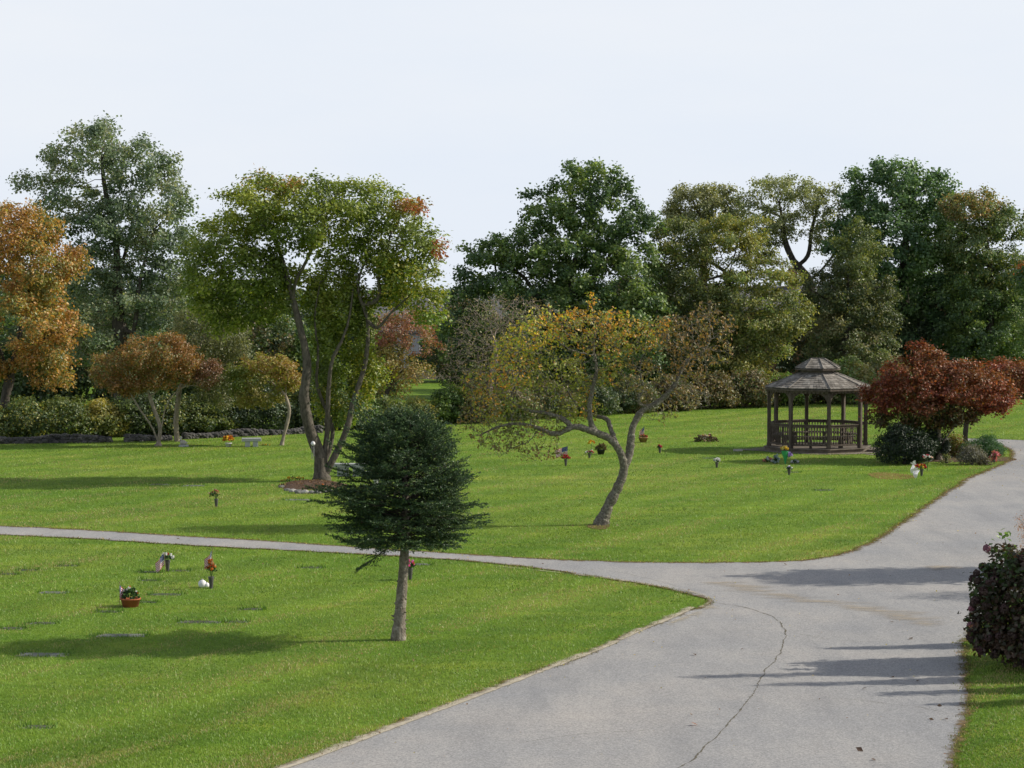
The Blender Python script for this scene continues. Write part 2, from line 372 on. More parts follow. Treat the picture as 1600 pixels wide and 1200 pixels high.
# lawn: one sheet out to the horizon, finer near the camera
def ground_sheet():
    xs = np.concatenate([np.linspace(-3000, -90, 8), np.linspace(-80, 80, 81), np.linspace(90, 3000, 8)])
    ys = np.concatenate([np.linspace(-200, 0, 4), np.linspace(4, 200, 90), np.linspace(230, 6000, 12)])
    X, Y = np.meshgrid(xs, ys); V = np.stack([X.ravel(), Y.ravel(), np.zeros(X.size)], 1)
    nx = len(xs); i = np.arange(len(ys) - 1)[:, None] * nx + np.arange(nx - 1)[None]
    i = i.ravel(); return link('lawn', np_mesh('lawn', V, np.stack([i, i + 1, i + nx + 1, i + nx], 1), mats=[LAWN]))
tag(ground_sheet(), kind='structure')
tag(flat_poly('road', road_poly, .012, ASPHALT), kind='structure')
def ribbon(P, wL, wR, z, mat, name, a0=.1, a1=1.0, a2=.1, taper=True):
    """soft edged strip: tint gives cover across its width"""
    T = np.gradient(P, axis=0); T /= np.linalg.norm(T, axis=1)[:, None] + 1e-9
    Nn = np.stack([-T[:, 1], T[:, 0]], 1); n = len(P)
    wL = np.broadcast_to(wL, n); wR = np.broadcast_to(wR, n)
    V = np.vstack([np.c_[P + Nn * wL[:, None], np.full(n, z)], np.c_[P, np.full(n, z)], np.c_[P - Nn * wR[:, None], np.full(n, z)]])
    c = np.concatenate([np.full(n, a0), np.full(n, a1), np.full(n, a2)])
    if taper:
        e = np.minimum(1, np.minimum(np.arange(n), np.arange(n)[::-1]) / max(3, n * .12)); c = c * np.tile(.15 + .85 * e, 3)
    i = np.arange(n - 1); q = np.vstack([np.stack([i + n, i + n + 1, i + 1, i], 1), np.stack([i + 2 * n, i + 2 * n + 1, i + n + 1, i + n], 1)])
    return tag(link(name, np_mesh(name, V, q, mats=[mat], cols=np.repeat(c[:, None], 3, 1))), kind='structure')
# soil and sand verges
ribbon(eL[::3], .26, .14, .017, SOIL, 'soil_verge', .1, .62, .05, False)
ribbon(eU[::3], .3, .36, .018, SOIL, 'soil_verge', .1, .60, .1, False)
ribbon(eF[::3], .3, .3, .017, SOIL, 'soil_verge', .1, .55, .1, False)
nL = len(eL); k = int(nL * .60)
low_near = catmull(g2([(1085, 950), (1045, 969), (1000, 987), (940, 1015), (850, 1049), (760, 1084), (650, 1125), (560, 1160), (480, 1190), (430, 1208), (300, 1268)]), .3)
ribbon(low_near, .10, .26, .021, SAND, 'sand_verge', .1, .76, .2, False)
ribbon(catmull(g2([(1060, 962), (1110, 941), (1090, 928), (1000, 912), (850, 893), (700, 879)]), .3), .2, .14, .022, SAND, 'sand_verge', .1, .55, .1)
ribbon(catmull(g2([(1060, 906), (1140, 915), (1230, 934), (1330, 948), (1400, 962), (1490, 990)]), .3), 1.3, .9, .020, SANDS, 'sand_streak', .2, .62, .2)
ribbon(catmull(g2([(1090, 936), (1110, 948), (1070, 966), (1010, 990)]), .3), .4, .3, .023, SAND, 'sand_streak', .1, .52, .1)
ribbon(catmull(g2([(1380, 888), (1440, 888), (1490, 889), (1540, 893)]), .3), 1.0, 1.0, .020, SANDS, 'sand_streak', .2, .75, .2)
# crack along the paving seam
ck = wob(catmull(g2([(1112, 942), (1160, 950), (1205, 965), (1226, 984), (1225, 1005), (1200, 1050), (1168, 1100), (1135, 1140), (1085, 1185), (1060, 1203), (1000, 1260)]), .10), .022, rsg)
cw = .004 + .008 * np.abs(rsg.normal(0, 1, len(ck)))
CRACK = patchy_mat('crack_tar', (.13, .12, .095), (.20, .18, .14), 5.0, .3, .55, .8); ribbon(ck, cw, cw, .016, CRACK, 'road_crack', .45, .62, .45, False)
ck2 = wob(catmull(g2([(1060, 925), (1110, 924), (1180, 928), (1260, 934)]), .12), .02, rsg)
ribbon(ck2, .006, .006, .0165, CRACK, 'road_crack', 1, 1, 1, False)
for _i, _L in enumerate([[(1228, 985), (1300, 1000), (1400, 1004)], [(1040, 1140), (900, 1150), (780, 1165)], [(1270, 1090), (1380, 1100), (1500, 1118)], [(900, 890), (960, 893), (1080, 922)]]):
    _c = wob(catmull(g2(_L), .12), .03, rsg); ribbon(_c, .008, .008, .0155 + .0004 * _i, CRACK, 'road_crack', .3, .5, .3)
# gravel pad of the gazebo
GZ = G(1277, 703)
pad = []
for a in np.linspace(0, 2 * math.pi, 60, endpoint=False):
    pad.append((GZ[0] + .2 + (2.7 + .12 * math.sin(5 * a)) * math.cos(a), GZ[1] + (2.35 + .1 * math.sin(3 * a)) * math.sin(a)))
def fan(name, P, z, mat, cin=1.0, cout=.2):
    P = np.array(P); c = P.mean(0); n = len(P)
    V = np.vstack([[c[0], c[1], z], np.c_[c + (P - c) * .82, np.full(n, z)], np.c_[P, np.full(n, z)]])
    t = [(0, 1 + i, 1 + (i + 1) % n) for i in range(n)]; q = [(1 + i, 1 + n + i, 1 + n + (i + 1) % n, 1 + (i + 1) % n) for i in range(n)]
    col = np.concatenate([[cin], np.full(n, cin), np.full(n, cout)])
    return tag(link(name, np_mesh(name, V, q, t, [mat], np.repeat(col[:, None], 3, 1))), kind='structure')
fan('gravel_pad', pad, .012, GRAVEL)
ribbon(catmull(g2([(1135, 703), (1165, 703), (1200, 705)]), .2), .55, .35, .013, GRAVEL, 'gravel_path', .3, .8, .2)
ribbon(catmull(g2([(1345, 709), (1370, 711), (1400, 713)]), .2), .35, .3, .013, GRAVEL, 'gravel_path', .3, .8, .2)
def ell(px, py, rx, ry, n=40, jit=.08, seed=0):
    c = G(px, py); ry = ry * 1.7; rs = np.random.RandomState(seed); out = []
    for a in np.linspace(0, 2 * math.pi, n, endpoint=False):
        r = 1 + jit * math.sin(3 * a + seed) + rs.uniform(-jit, jit) * .5; out.append((c[0] + rx * r * math.cos(a), c[1] + ry * r * math.sin(a)))
    return out
fan('bare_patch', ell(1392, 744, .85, .9, seed=2), .010, BROWN, .8, .1)
fan('bare_patch', ell(1070, 716, .9, 1.3, seed=5), .010, BROWN, .45, .1)
fan('bare_patch', ell(935, 823, .35, .45, seed=6), .010, SOIL, .6, .1)

# ------------------------------------------------------------------ point in polygon, grass
def inpoly(P, poly):
    x, y = P[:, 0], P[:, 1]; ins = np.zeros(len(P), bool); n = len(poly)
    x0, y0 = poly[:, 0], poly[:, 1]; x1, y1 = np.roll(x0, -1), np.roll(y0, -1)
    for i in range(n):
        if y0[i] == y1[i]: continue
        c = ((y0[i] > y) != (y1[i] > y)) & (x < (x1[i] - x0[i]) * (y - y0[i]) / (y1[i] - y0[i]) + x0[i])
        ins ^= c
    return ins
coarse = np.vstack([eU[::4], eF[::4], eL[::-4]])
def blades(P, h, wd, cols, rs, lean=.5):
    n = len(P); a = rs.uniform(0, 2 * math.pi, n); ux, uy = np.cos(a), np.sin(a)
    la = rs.uniform(0, 2 * math.pi, n); ll = rs.uniform(0, lean, n) * h
    V = np.zeros((n, 3, 3), np.float32)
    V[:, 0, 0] = P[:, 0] - ux * wd; V[:, 0, 1] = P[:, 1] - uy * wd
    V[:, 1, 0] = P[:, 0] + ux * wd; V[:, 1, 1] = P[:, 1] + uy * wd
    V[:, 2, 0] = P[:, 0] + np.cos(la) * ll; V[:, 2, 1] = P[:, 1] + np.sin(la) * ll; V[:, 2, 2] = h
    V[:, :2, 2] = -.005
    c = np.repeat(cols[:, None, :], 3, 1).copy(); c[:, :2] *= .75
    return V.reshape(-1, 3), np.arange(n * 3).reshape(-1, 3), c.reshape(-1, 3)
def lattice(P, cell, seed):
    """smooth random field by bilinear lattice interpolation, 0..1"""
    rs = np.random.RandomState(seed); L = rs.uniform(0, 1, (256, 256)); q = P / cell + 100
    i = np.floor(q).astype(int); f = q - i; f = f * f * (3 - 2 * f); i %= 255
    a = L[i[:, 0], i[:, 1]]; b = L[i[:, 0] + 1, i[:, 1]]; c = L[i[:, 0], i[:, 1] + 1]; d = L[i[:, 0] + 1, i[:, 1] + 1]
    return (a * (1 - f[:, 0]) + b * f[:, 0]) * (1 - f[:, 1]) + (c * (1 - f[:, 0]) + d * f[:, 0]) * f[:, 1]
def grass():
    rs = np.random.RandomState(21); Ps = []
    # density falls with distance; sampled uniformly in the picture's ground span then kept in world units
    n = 620000
    Y = 27 * (118 / 27) ** (rs.uniform(0, 1, n) ** 1.45); X = rs.uniform(-.255, .255, n) * Y
    P = np.stack([X, Y], 1)
    P = P[~inpoly(P, coarse)]
    v = lattice(P, 2.2, 1) * .35 + lattice(P, .8, 2) * .4 + lattice(P, .25, 12) * .25
    al = P[:, 0] * .5 + P[:, 1] * .866; ac = -P[:, 0] * .866 + P[:, 1] * .5
    s = lattice(np.stack([al * .055, ac], 1), .9, 3) * .6 + lattice(np.stack([al * .12, ac], 1), .35, 13) * .4
    band = np.sin(ac * 2 * math.pi / 3.4 + 1.5 * lattice(P, 9, 14))
    base = np.array([.178, .305, .042]); dry = np.array([.44, .40, .17]); dk = np.array([.078, .150, .020]); lt = np.array([.30, .40, .085])
    c = base + (lt - base) * np.clip(v * 2.4 - .95, 0, 1)[:, None]
    c = c + (dk - c) * np.clip(1.15 - v * 2.7, 0, .85)[:, None]
    c = c * (1 + .13 * np.clip(band * 2, -1, 1))[:, None] * (1 + .18 * (lattice(P, 7, 15) - .5))[:, None]
    dm = rs.uniform(0, 1, len(P)) < np.clip(s * 3.6 - 1.85, 0, .7); c[dm] = dry * rs.uniform(.7, 1.1, (dm.sum(), 1))
    dm = rs.uniform(0, 1, len(P)) < .045; c[dm] = dry * .9
    c = c * (1 - .45 * np.clip(lattice(P * np.array([1, .6]), .16, 41) * 4 - 3.0, 0, 1) * (lattice(P, 1.7, 42) > .45))[:, None]
    c = c * rs.uniform(.82, 1.18, (len(P), 1))
    h = (.02 + .025 * v) * rs.uniform(.6, 1.25, len(P)) * (1 + .3 * (P[:, 1] > 44))
    wd = .0035 + P[:, 1] * .000125
    V, T, cc = blades(P, h, wd, c, rs, 1.2)
    # overhanging tufts along the pavement edges
    for e, sgn in ((eL, 1), (eU, 1), (eF, 1)):
        e = e[(e[:, 1] < 100)]
        m = int(len(e) * 14); i = rs.randint(0, len(e), m); i = i[lattice(e[i], .35, 31) > .3]; m = len(i); Q = e[i] + rs.normal(0, .06, (m, 2))
        cl = np.array([.10, .14, .025]) * rs.uniform(.5, 1.5, (m, 1)) + np.array([.05, .03, .0]) * rs.uniform(0, 1.6, (m, 1))
        v2, t2, c2 = blades(Q, rs.uniform(.02, .055, m), np.full(m, .009), cl, rs, 1.0)
        T = np.vstack([T, t2 + len(V)]); V = np.vstack([V, v2]); cc = np.vstack([cc, c2])
    # taller unmown tufts round the flat markers
    for (cx, cy, rz, hw, hd) in MARK:
        m = 120; a = rs.uniform(0, 1, m); side = rs.randint(0, 4, m)
        x = np.where(side < 2, (a * 2 - 1) * hw, np.where(side == 2, hw, -hw)) + rs.normal(0, .05, m)
        y = np.where(side == 0, -hd, hd) * 1.0; y = np.where(side >= 2, (a * 2 - 1) * hd, y) + rs.normal(0, .03, m)
        Q = np.stack([cx + x * math.cos(rz) - y * math.sin(rz), cy + x * math.sin(rz) + y * math.cos(rz)], 1)
        front = (side == 0)
        hh = rs.uniform(.04, .10, m) * np.where(front, .6, 1.0)
        cl = np.array([.12, .24, .03]) * rs.uniform(.5, 1.4, (m, 1))
        v2, t2, c2 = blades(Q, hh, np.full(m, .010), cl, rs, .8)
        T = np.vstack([T, t2 + len(V)]); V = np.vstack([V, v2]); cc = np.vstack([cc, c2])
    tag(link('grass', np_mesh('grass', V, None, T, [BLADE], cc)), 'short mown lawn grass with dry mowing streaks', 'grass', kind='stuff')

# ------------------------------------------------------------------ flat grave markers
MARKS = [  # px, py, half w, half d, stone, label
    (12, 897, .30, .17, 0, 'dark flat grave marker sunk in grass at the far left edge'),
    (44, 891, .30, .17, 0, 'dark flat grave marker just right of the far left edge one'),
    (106, 884, .30, .17, 0, 'small flat grave marker nearest below the narrow path at left'),
    (84, 926, .42, .22, 1, 'pale granite flat marker showing bare stone left of the flower bowl'),
    (67, 974, .32, .18, 0, 'flat marker sunk in grass straight below the pale granite marker'),
    (19, 982, .30, .18, 0, 'leftmost of the flat markers in the row below the flower bowl'),
    (169, 956, .30, .16, 0, 'flat marker half overgrown just left below the terracotta bowl'),
    (259, 929, .42, .18, 0, 'long flat marker between the terracotta bowl and the orange bouquet'),
    (237, 894, .32, .16, 0, 'flat marker just left of the vase with white and red flowers'),
    (283, 892, .28, .16, 0, 'flat marker just right of the vase with white and red flowers'),
    (235, 907, .25, .14, 0, 'narrow flat marker below the white and red flower vase'),
    (312, 972, .55, .22, 0, 'wide dark flat marker in mid lawn below the orange bouquet'),
    (372, 972, .26, .16, 0, 'small flat marker right of the wide dark one'),
    (190, 993, .60, .26, 1, 'wide pale flat marker just above the long tree shadow'),
    (67, 1023, .60, .28, 1, 'large flat marker below the left tip of the tree shadow'),
    (395, 952, .28, .16, 0, 'small flat marker alone in the lawn left of the spruce trunk'),
    (487, 887, .32, .18, 0, 'flat marker under the path left of the spruce crown'),
    (229, 941, .26, .15, 0, 'flat marker touching the right side of the terracotta bowl'),
    (655, 882, .35, .20, 1, 'flat marker right of the pink bouquet behind the spruce trunk'),
    (250, 757, .45, .35, 0, 'dark flat marker in the upper lawn shadow at left'),
    (302, 759, .50, .35, 1, 'flat marker beside it in the upper lawn shadow nearer the tree bed'),
    (466, 781, .55, .30, 1, 'flat granite marker in front of the stone edged tree bed'),
    (1288, 766, .40, .28, 0, 'dark flat marker alone on the lawn in front of the gazebo'),
    (60, 1136, .30, .17, 0, 'flat marker nearly overgrown at the bottom left of the lawn'),
    (1238, 738, .34, .24, 0, 'flat marker under the small white bouquet before the gazebo'),
    (1108, 716, .30, .24, 1, 'pale flat marker between red bouquet and white bouquet by the shadow'),
]
MARK = []
def marker(px, py, hw, hd, pale, label, rz):
    p = G(px, py); t = thing('grave_marker', p, label, 'grave marker', 'flat grave markers set in the lawn', rz)
    hw *= .72; hd *= .62
    b = MB(); b.box((0, 0, -.02), (hw * 2, hd * 2, .05)); b.build('stone_base', GRANITE, t, bevel=.006)
    b = MB(); b.box((0, 0, .008), (hw * 1.5, hd * 1.35, .012))
    for i in range(3): b.box((0, hd * (.35 - .3 * i), .016), (hw * (1.1 - .25 * i), .018, .006))
    b.build('plaque', GRANITE if pale else BRONZE, t, bevel=.003)
    MARK.append((p[0], p[1], rz, hw, hd))
for i, m in enumerate(MARKS): marker(*m, random.uniform(-.06, .02))
grass()

# ------------------------------------------------------------------ trees
def space_col(stems, att, step, infl, kill, maxit=90, trop=(0, 0, .12), seed=0, maxn=13000):
    """stems: list of (polyline pts, parent_index or None). returns nodes, parents, is_stem, seedradius"""
    rs = np.random.RandomState(seed)
    pos = []; par = []
    for pts, pi in stems:
        last = -1 if pi is None else pi
        for j, p in enumerate(pts):
            pos.append(np.array(p, float)); par.append(last); last = len(pos) - 1
    pos = np.array(pos); par = list(par); nst = len(pos)
    att = np.array(att); 
    d = np.full(len(att), 1e9); ni = np.zeros(len(att), int)
    def upd(lo_, hi_):
        if hi_ <= lo_: return
        D = np.linalg.norm(att[:, None, :] - pos[None, lo_:hi_, :], axis=2)
        k = D.argmin(1); dm = D[np.arange(len(att)), k]; b = dm < d
        d[b] = dm[b]; ni[b] = k[b] + lo_
    upd(0, len(pos)); trop = np.array(trop)
    for it in range(maxit):
        act = (d < infl)
        if not act.any(): 
            infl *= 1.5
            if infl > 12: break
            continue
        idx = ni[act]; v = att[act] - pos[idx]; v /= np.linalg.norm(v, axis=1)[:, None] + 1e-9
        u, inv = np.unique(idx, return_inverse=True); s = np.zeros((len(u), 3)); np.add.at(s, inv, v)
        s /= np.linalg.norm(s, axis=1)[:, None] + 1e-9
        s += trop + rs.normal(0, .22, s.shape); s /= np.linalg.norm(s, axis=1)[:, None] + 1e-9
        newp = pos[u] + s * step
        lo_ = len(pos); pos = np.vstack([pos, newp]); par += list(u); upd(lo_, len(pos))
        keep = d > kill; att = att[keep]; d = d[keep]; ni = ni[keep]
        if len(att) == 0 or len(pos) > maxn: break
    return pos, np.array(par), nst
def radii(par, r0, R, pw=.5):
    n = len(par); cnt = np.zeros(n); ch = np.zeros(n, int)
    for i in range(n):
        if par[i] >= 0: ch[par[i]] += 1
    for i in range(n - 1, -1, -1):
        if ch[i] == 0: cnt[i] = max(cnt[i], 1)
        if par[i] >= 0: cnt[par[i]] += cnt[i]
    return np.maximum(r0, R * (cnt / cnt.max()) ** pw), cnt, ch
def tubes(pos, par, rad, K):
    """frustums between parent and child, K sides"""
    i = np.nonzero(par >= 0)[0]; p = par[i]
    a = pos[p]; b = pos[i]; t = b - a; L = np.linalg.norm(t, axis=1)[:, None] + 1e-9; t = t / L
    ref = np.where(np.abs(t[:, 2:3]) < .8, np.array([[0, 0, 1.]]), np.array([[1., 0, 0]]))
    u = np.cross(t, ref); u /= np.linalg.norm(u, axis=1)[:, None] + 1e-9; v = np.cross(t, u)
    ang = np.arange(K) * 2 * math.pi / K; cs, sn = np.cos(ang), np.sin(ang)
    ra = np.minimum(rad[p], rad[i] * 1.35); rb = rad[i]
    ring = u[:, None, :] * cs[None, :, None] + v[:, None, :] * sn[None, :, None]
    A_ = a[:, None, :] + ring * ra[:, None, None]; B_ = (b + t * np.minimum(rb * .45, .12)[:, None])[:, None, :] + ring * rb[:, None, None]
    V = np.concatenate([A_, B_], 1).reshape(-1, 3); m = len(i); base = (np.arange(m) * 2 * K)[:, None]; k = np.arange(K)[None]
    Q = np.stack([base + k, base + (k + 1) % K, base + K + (k + 1) % K, base + K + k], 2).reshape(-1, 4)
    return V, Q
def leaf_quads(P, nrm, size, asp, rs, fold=0.0):
    n = len(P); nrm = nrm / (np.linalg.norm(nrm, axis=1)[:, None] + 1e-9)
    r = rs.normal(0, 1, (n, 3)); u = np.cross(nrm, r); u /= np.linalg.norm(u, axis=1)[:, None] + 1e-9; v = np.cross(nrm, u)
    s = size[:, None]
    V = np.stack([P - u * s, P - v * s * asp + nrm * s * .15, P + u * s, P + v * s * asp + nrm * s * .15], 1)
    return V.reshape(-1, 3), np.arange(n * 4).reshape(-1, 4)
def in_blobs(blobs, n, rs, shell=.0):
    W = np.array([b[3] * b[4] * b[5] for b in blobs]) ** .75; W /= W.sum()
    k = rs.choice(len(blobs), n, p=W); v = rs.normal(0, 1, (n, 3)); v /= np.linalg.norm(v, axis=1)[:, None]
    r = rs.uniform(shell, 1, n) ** (1 / 2.4); B = np.array([b[:6] for b in blobs])[k]
    return B[:, :3] + v * r[:, None] * B[:, 3:6], k
def tree(name, base_px, Y, blobs, label, cat='tree', stems=None, n_att=700, n_leaf=26000, leaf=.085, pal=((.06, .1, .03),), R=.25, r0=.008,
         bark=None, seed=1, step=None, sig=.22, twig_leaf=1.0, group=None, up=.5, trop=(0, 0, .1), asp=.6, mat=None, min_kids=3, shell=.3, basez=None,
         kill=None, bjit=.07, light=.35, leaf_mats=None, bare=0.0, pw=.72, spread_all=0.0, grow=None, raw=False, sat=0, thin=None):
    """blobs: (px, py, rx_px, ry_px, depth_off m, depth_rad m[, palette index]); built in metres round the trunk base"""
    rs = np.random.RandomState(seed); bark = bark or BARK_D
    if grow is None: grow = 1.10 if (Y or 0) > 49 else 1.06
    blobs = [(b[0], b[1], b[2] * grow, b[3] * grow) + tuple(b[4:]) for b in blobs]
    if Y is None: Y = G(*base_px)[1]
    elif not raw: Y = Y * 2.0
    base = np.array([A(base_px[0], base_y(Y), Y)[0], Y, 0.0]); k = Y / FP
    if (sat or Y > 88) and n_leaf > 10000:
        ex = []
        for b in blobs:
            for q in range(4):
                a_ = rs.uniform(0, 6.28); f = rs.uniform(.75, 1.08); g = rs.uniform(.28, .5)
                ex.append((b[0] + math.cos(a_) * b[2] * f, b[1] + math.sin(a_) * b[3] * f, b[2] * g, b[3] * g * rs.uniform(.8, 1.3), b[4] + rs.uniform(-.5, .5) * b[5], b[5] * g) + tuple(b[6:]))
        blobs = [(b[0], b[1], b[2] * .93, b[3] * .93) + tuple(b[4:]) for b in blobs] + ex
    B = []; pidx = []
    for b in blobs:
        c = A(b[0], b[1], Y + b[4]) - base; B.append((c[0], c[1], c[2], b[2] * k, b[5], b[3] * k)); pidx.append(b[6] if len(b) > 6 else 0)
    B = [(b[0], b[1], b[2], b[3], b[4], b[5]) for b in B]
    att, ak = in_blobs(B, int(n_att * (1.5 if Y > 88 else 1)), rs, shell); att = att + rs.normal(0, 1, att.shape) * (np.array([[b[3], b[4], b[5]] for b in B])[ak] * (.16 if Y > 88 else .07)); att = att[att[:, 2] > .15]
    if step is None: step = max(.22, Y * .004)
    S = []; cnt_nodes = 0; marks = {}
    if stems is None:
        tp = min(b[1] for b in blobs); by_ = base_y(Y); cx = sum(b[0] * b[2] for b in blobs) / sum(b[2] for b in blobs)
        hgt = by_ - tp; q = [(base_px[0] + (cx - base_px[0]) * f + rs.normal(0, hgt * .012), by_ - hgt * f, rs.normal(0, .15)) for f in (.22, .4, .58, .72)]
        stems = [dict(pts=[(base_px[0], by_, 0)] + q)]
    for si, st in enumerate(stems):
        # st: dict(pts=[(px,py,dy)], at=(stem index, fraction) or None)
        pts = np.array([A(p[0], p[1], Y + p[2]) - base for p in st['pts']])
        if st.get('at') is None: pi = None; pts[0, 2] = -.14
        else:
            sj, fr = st['at']; s0, s1 = marks[sj]; pi = int(s0 + (s1 - s0 - 1) * fr)
            pts = np.vstack([S_nodes[pi], pts])
        pts = catmull(pts, step * .6); pts = pts if pi is None else pts[1:]
        pts = pts + np.r_[np.zeros((1, 3)), rs.normal(0, .004, (len(pts) - 1, 3))]
        if si == 0: S_nodes = pts.copy()
        else: S_nodes = np.vstack([S_nodes, pts])
        marks[si] = (cnt_nodes, cnt_nodes + len(pts)); cnt_nodes += len(pts); S.append((pts, pi))
    pos, par, nst = space_col(S, att, step, step * 9, (kill or step * 1.6) * (.8 if Y > 88 else 1), seed=seed, trop=trop)
    rad, cnt, ch = radii(par, r0, R, pw)
    for si, st in enumerate(stems):
        if 'r' in st:
            s0, s1 = marks[si]; rad[s0:s1] = np.maximum(rad[s0:s1] * .5, np.linspace(st['r'][0], st['r'][1], s1 - s0))
    # flare and knobs
    zf = np.clip(1 - pos[:, 2] / (R * 3), 0, 1); rad = rad * (1 + .35 * zf ** 2) * rs.uniform(1 - bjit, 1 + bjit, len(rad))
    th = thing(name, base, label, cat, group)
    big = rad > .05
    V1, Q1 = tubes(pos, np.where(big, par, -1), rad, 10); sm = ~big & (rad > .022)
    V2, Q2 = tubes(pos, np.where(sm, par, -1), rad, 5); tn = ~big & ~sm
    V3, Q3 = tubes(pos, np.where(tn, par, -1), rad, 3)
    V = np.vstack([V1, V2, V3]); Q = np.vstack([Q1, Q2 + len(V1), Q3 + len(V1) + len(V2)])
    link('trunk', np_mesh('trunk', V, Q, mats=[bark], smooth=True), th)
    if n_leaf:
        site = np.nonzero((cnt <= max(min_kids, 1)) & (np.arange(len(pos)) >= nst))[0]
        if len(site) < 5: site = np.arange(nst, len(pos))
        if bare > 0:
            f = lattice(pos[site][:, [0, 2]] + seed, 1.1, seed); site = site[f > bare]
        j = site[rs.randint(0, len(site), n_leaf)]
        P = pos[j] + rs.normal(0, sig * (.78 if Y > 88 else 1), (n_leaf, 3)) * np.array([1, 1, .75])
        if spread_all > 0:
            m = int(n_leaf * spread_all); P2, _ = in_blobs(B, m, rs, .35); P[:m] = P2
        cen = np.array([[b[0], b[1], b[2]] for b in B]); rr = np.array([[b[3], b[4], b[5]] for b in B])
        D = np.stack([np.linalg.norm((P - cen[q]) / rr[q], axis=1) for q in range(len(B))], 1); near = D.argmin(1)
        out = (P - cen[near]) / rr[near]; out /= np.linalg.norm(out, axis=1)[:, None] + 1e-9
        nrm = rs.normal(0, .55, (n_leaf, 3)) + out * .45 + np.array([0, 0, up])
        sz = leaf * rs.uniform(.55, 1.3, n_leaf)
        pal_ = [np.array(x, float) for x in (pal if isinstance(pal[0][0], (tuple, list)) else [pal])]  # list of palettes (per blob index)
        col = np.zeros((n_leaf, 3)); pid = np.array(pidx)[near]
        cl = lattice(P[:, [0, 2]] + P[:, [1, 1]] * .6 + seed * 3, .9, seed + 5)
        for q in range(len(pal_)):
            s = pid == q; pq = pal_[q]
            if s.any():
                t = np.clip(cl[s] + rs.normal(0, .22, s.sum()), 0, .999) * len(pq); col[s] = pq[t.astype(int)]
        col *= rs.uniform(.8, 1.4, (n_leaf, 1)) * (.85 + .35 * cl[:, None]) * np.array([1.16, 1.13, 1.0])
        if thin:
            kp = rs.uniform(0, 1, n_leaf) < np.array([thin.get(q, 1.0) for q in range(8)])[pid]; P, nrm, sz, col = P[kp], nrm[kp], sz[kp], col[kp]
        if Y > 88: col = col * np.array([1.24, 1.24, 1.28]) + np.array([.008, .013, .022])  # aerial haze painted into the leaf colour: far crowns lighter and bluer
        V, Q = leaf_quads(P, nrm, sz, asp, rs)
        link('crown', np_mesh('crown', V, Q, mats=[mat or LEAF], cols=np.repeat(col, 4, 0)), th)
    return th

G_DK = [(.038, .072, .024), (.055, .095, .027), (.078, .125, .032), (.12, .16, .042)]
G_OAK = [(.07, .105, .065), (.09, .13, .075), (.12, .155, .10), (.14, .15, .085)]
G_MID = [(.055, .10, .018), (.08, .14, .02), (.11, .17, .025), (.15, .19, .03)]
G_YEL = [(.12, .17, .02), (.18, .21, .025), (.24, .23, .03), (.10, .15, .02)]
OLIVE = [(.07, .095, .03), (.10, .12, .035), (.13, .14, .04), (.17, .16, .04)]
ORG = [(.33, .14, .025), (.42, .20, .03), (.26, .15, .03), (.16, .14, .03), (.48, .26, .04)]
REDL = [(.26, .05, .025), (.34, .08, .03), (.22, .075, .03), (.15, .10, .03)]
MAR = [(.14, .034, .024), (.20, .05, .032), (.25, .075, .036), (.17, .08, .033), (.10, .05, .022), (.16, .06, .04)]

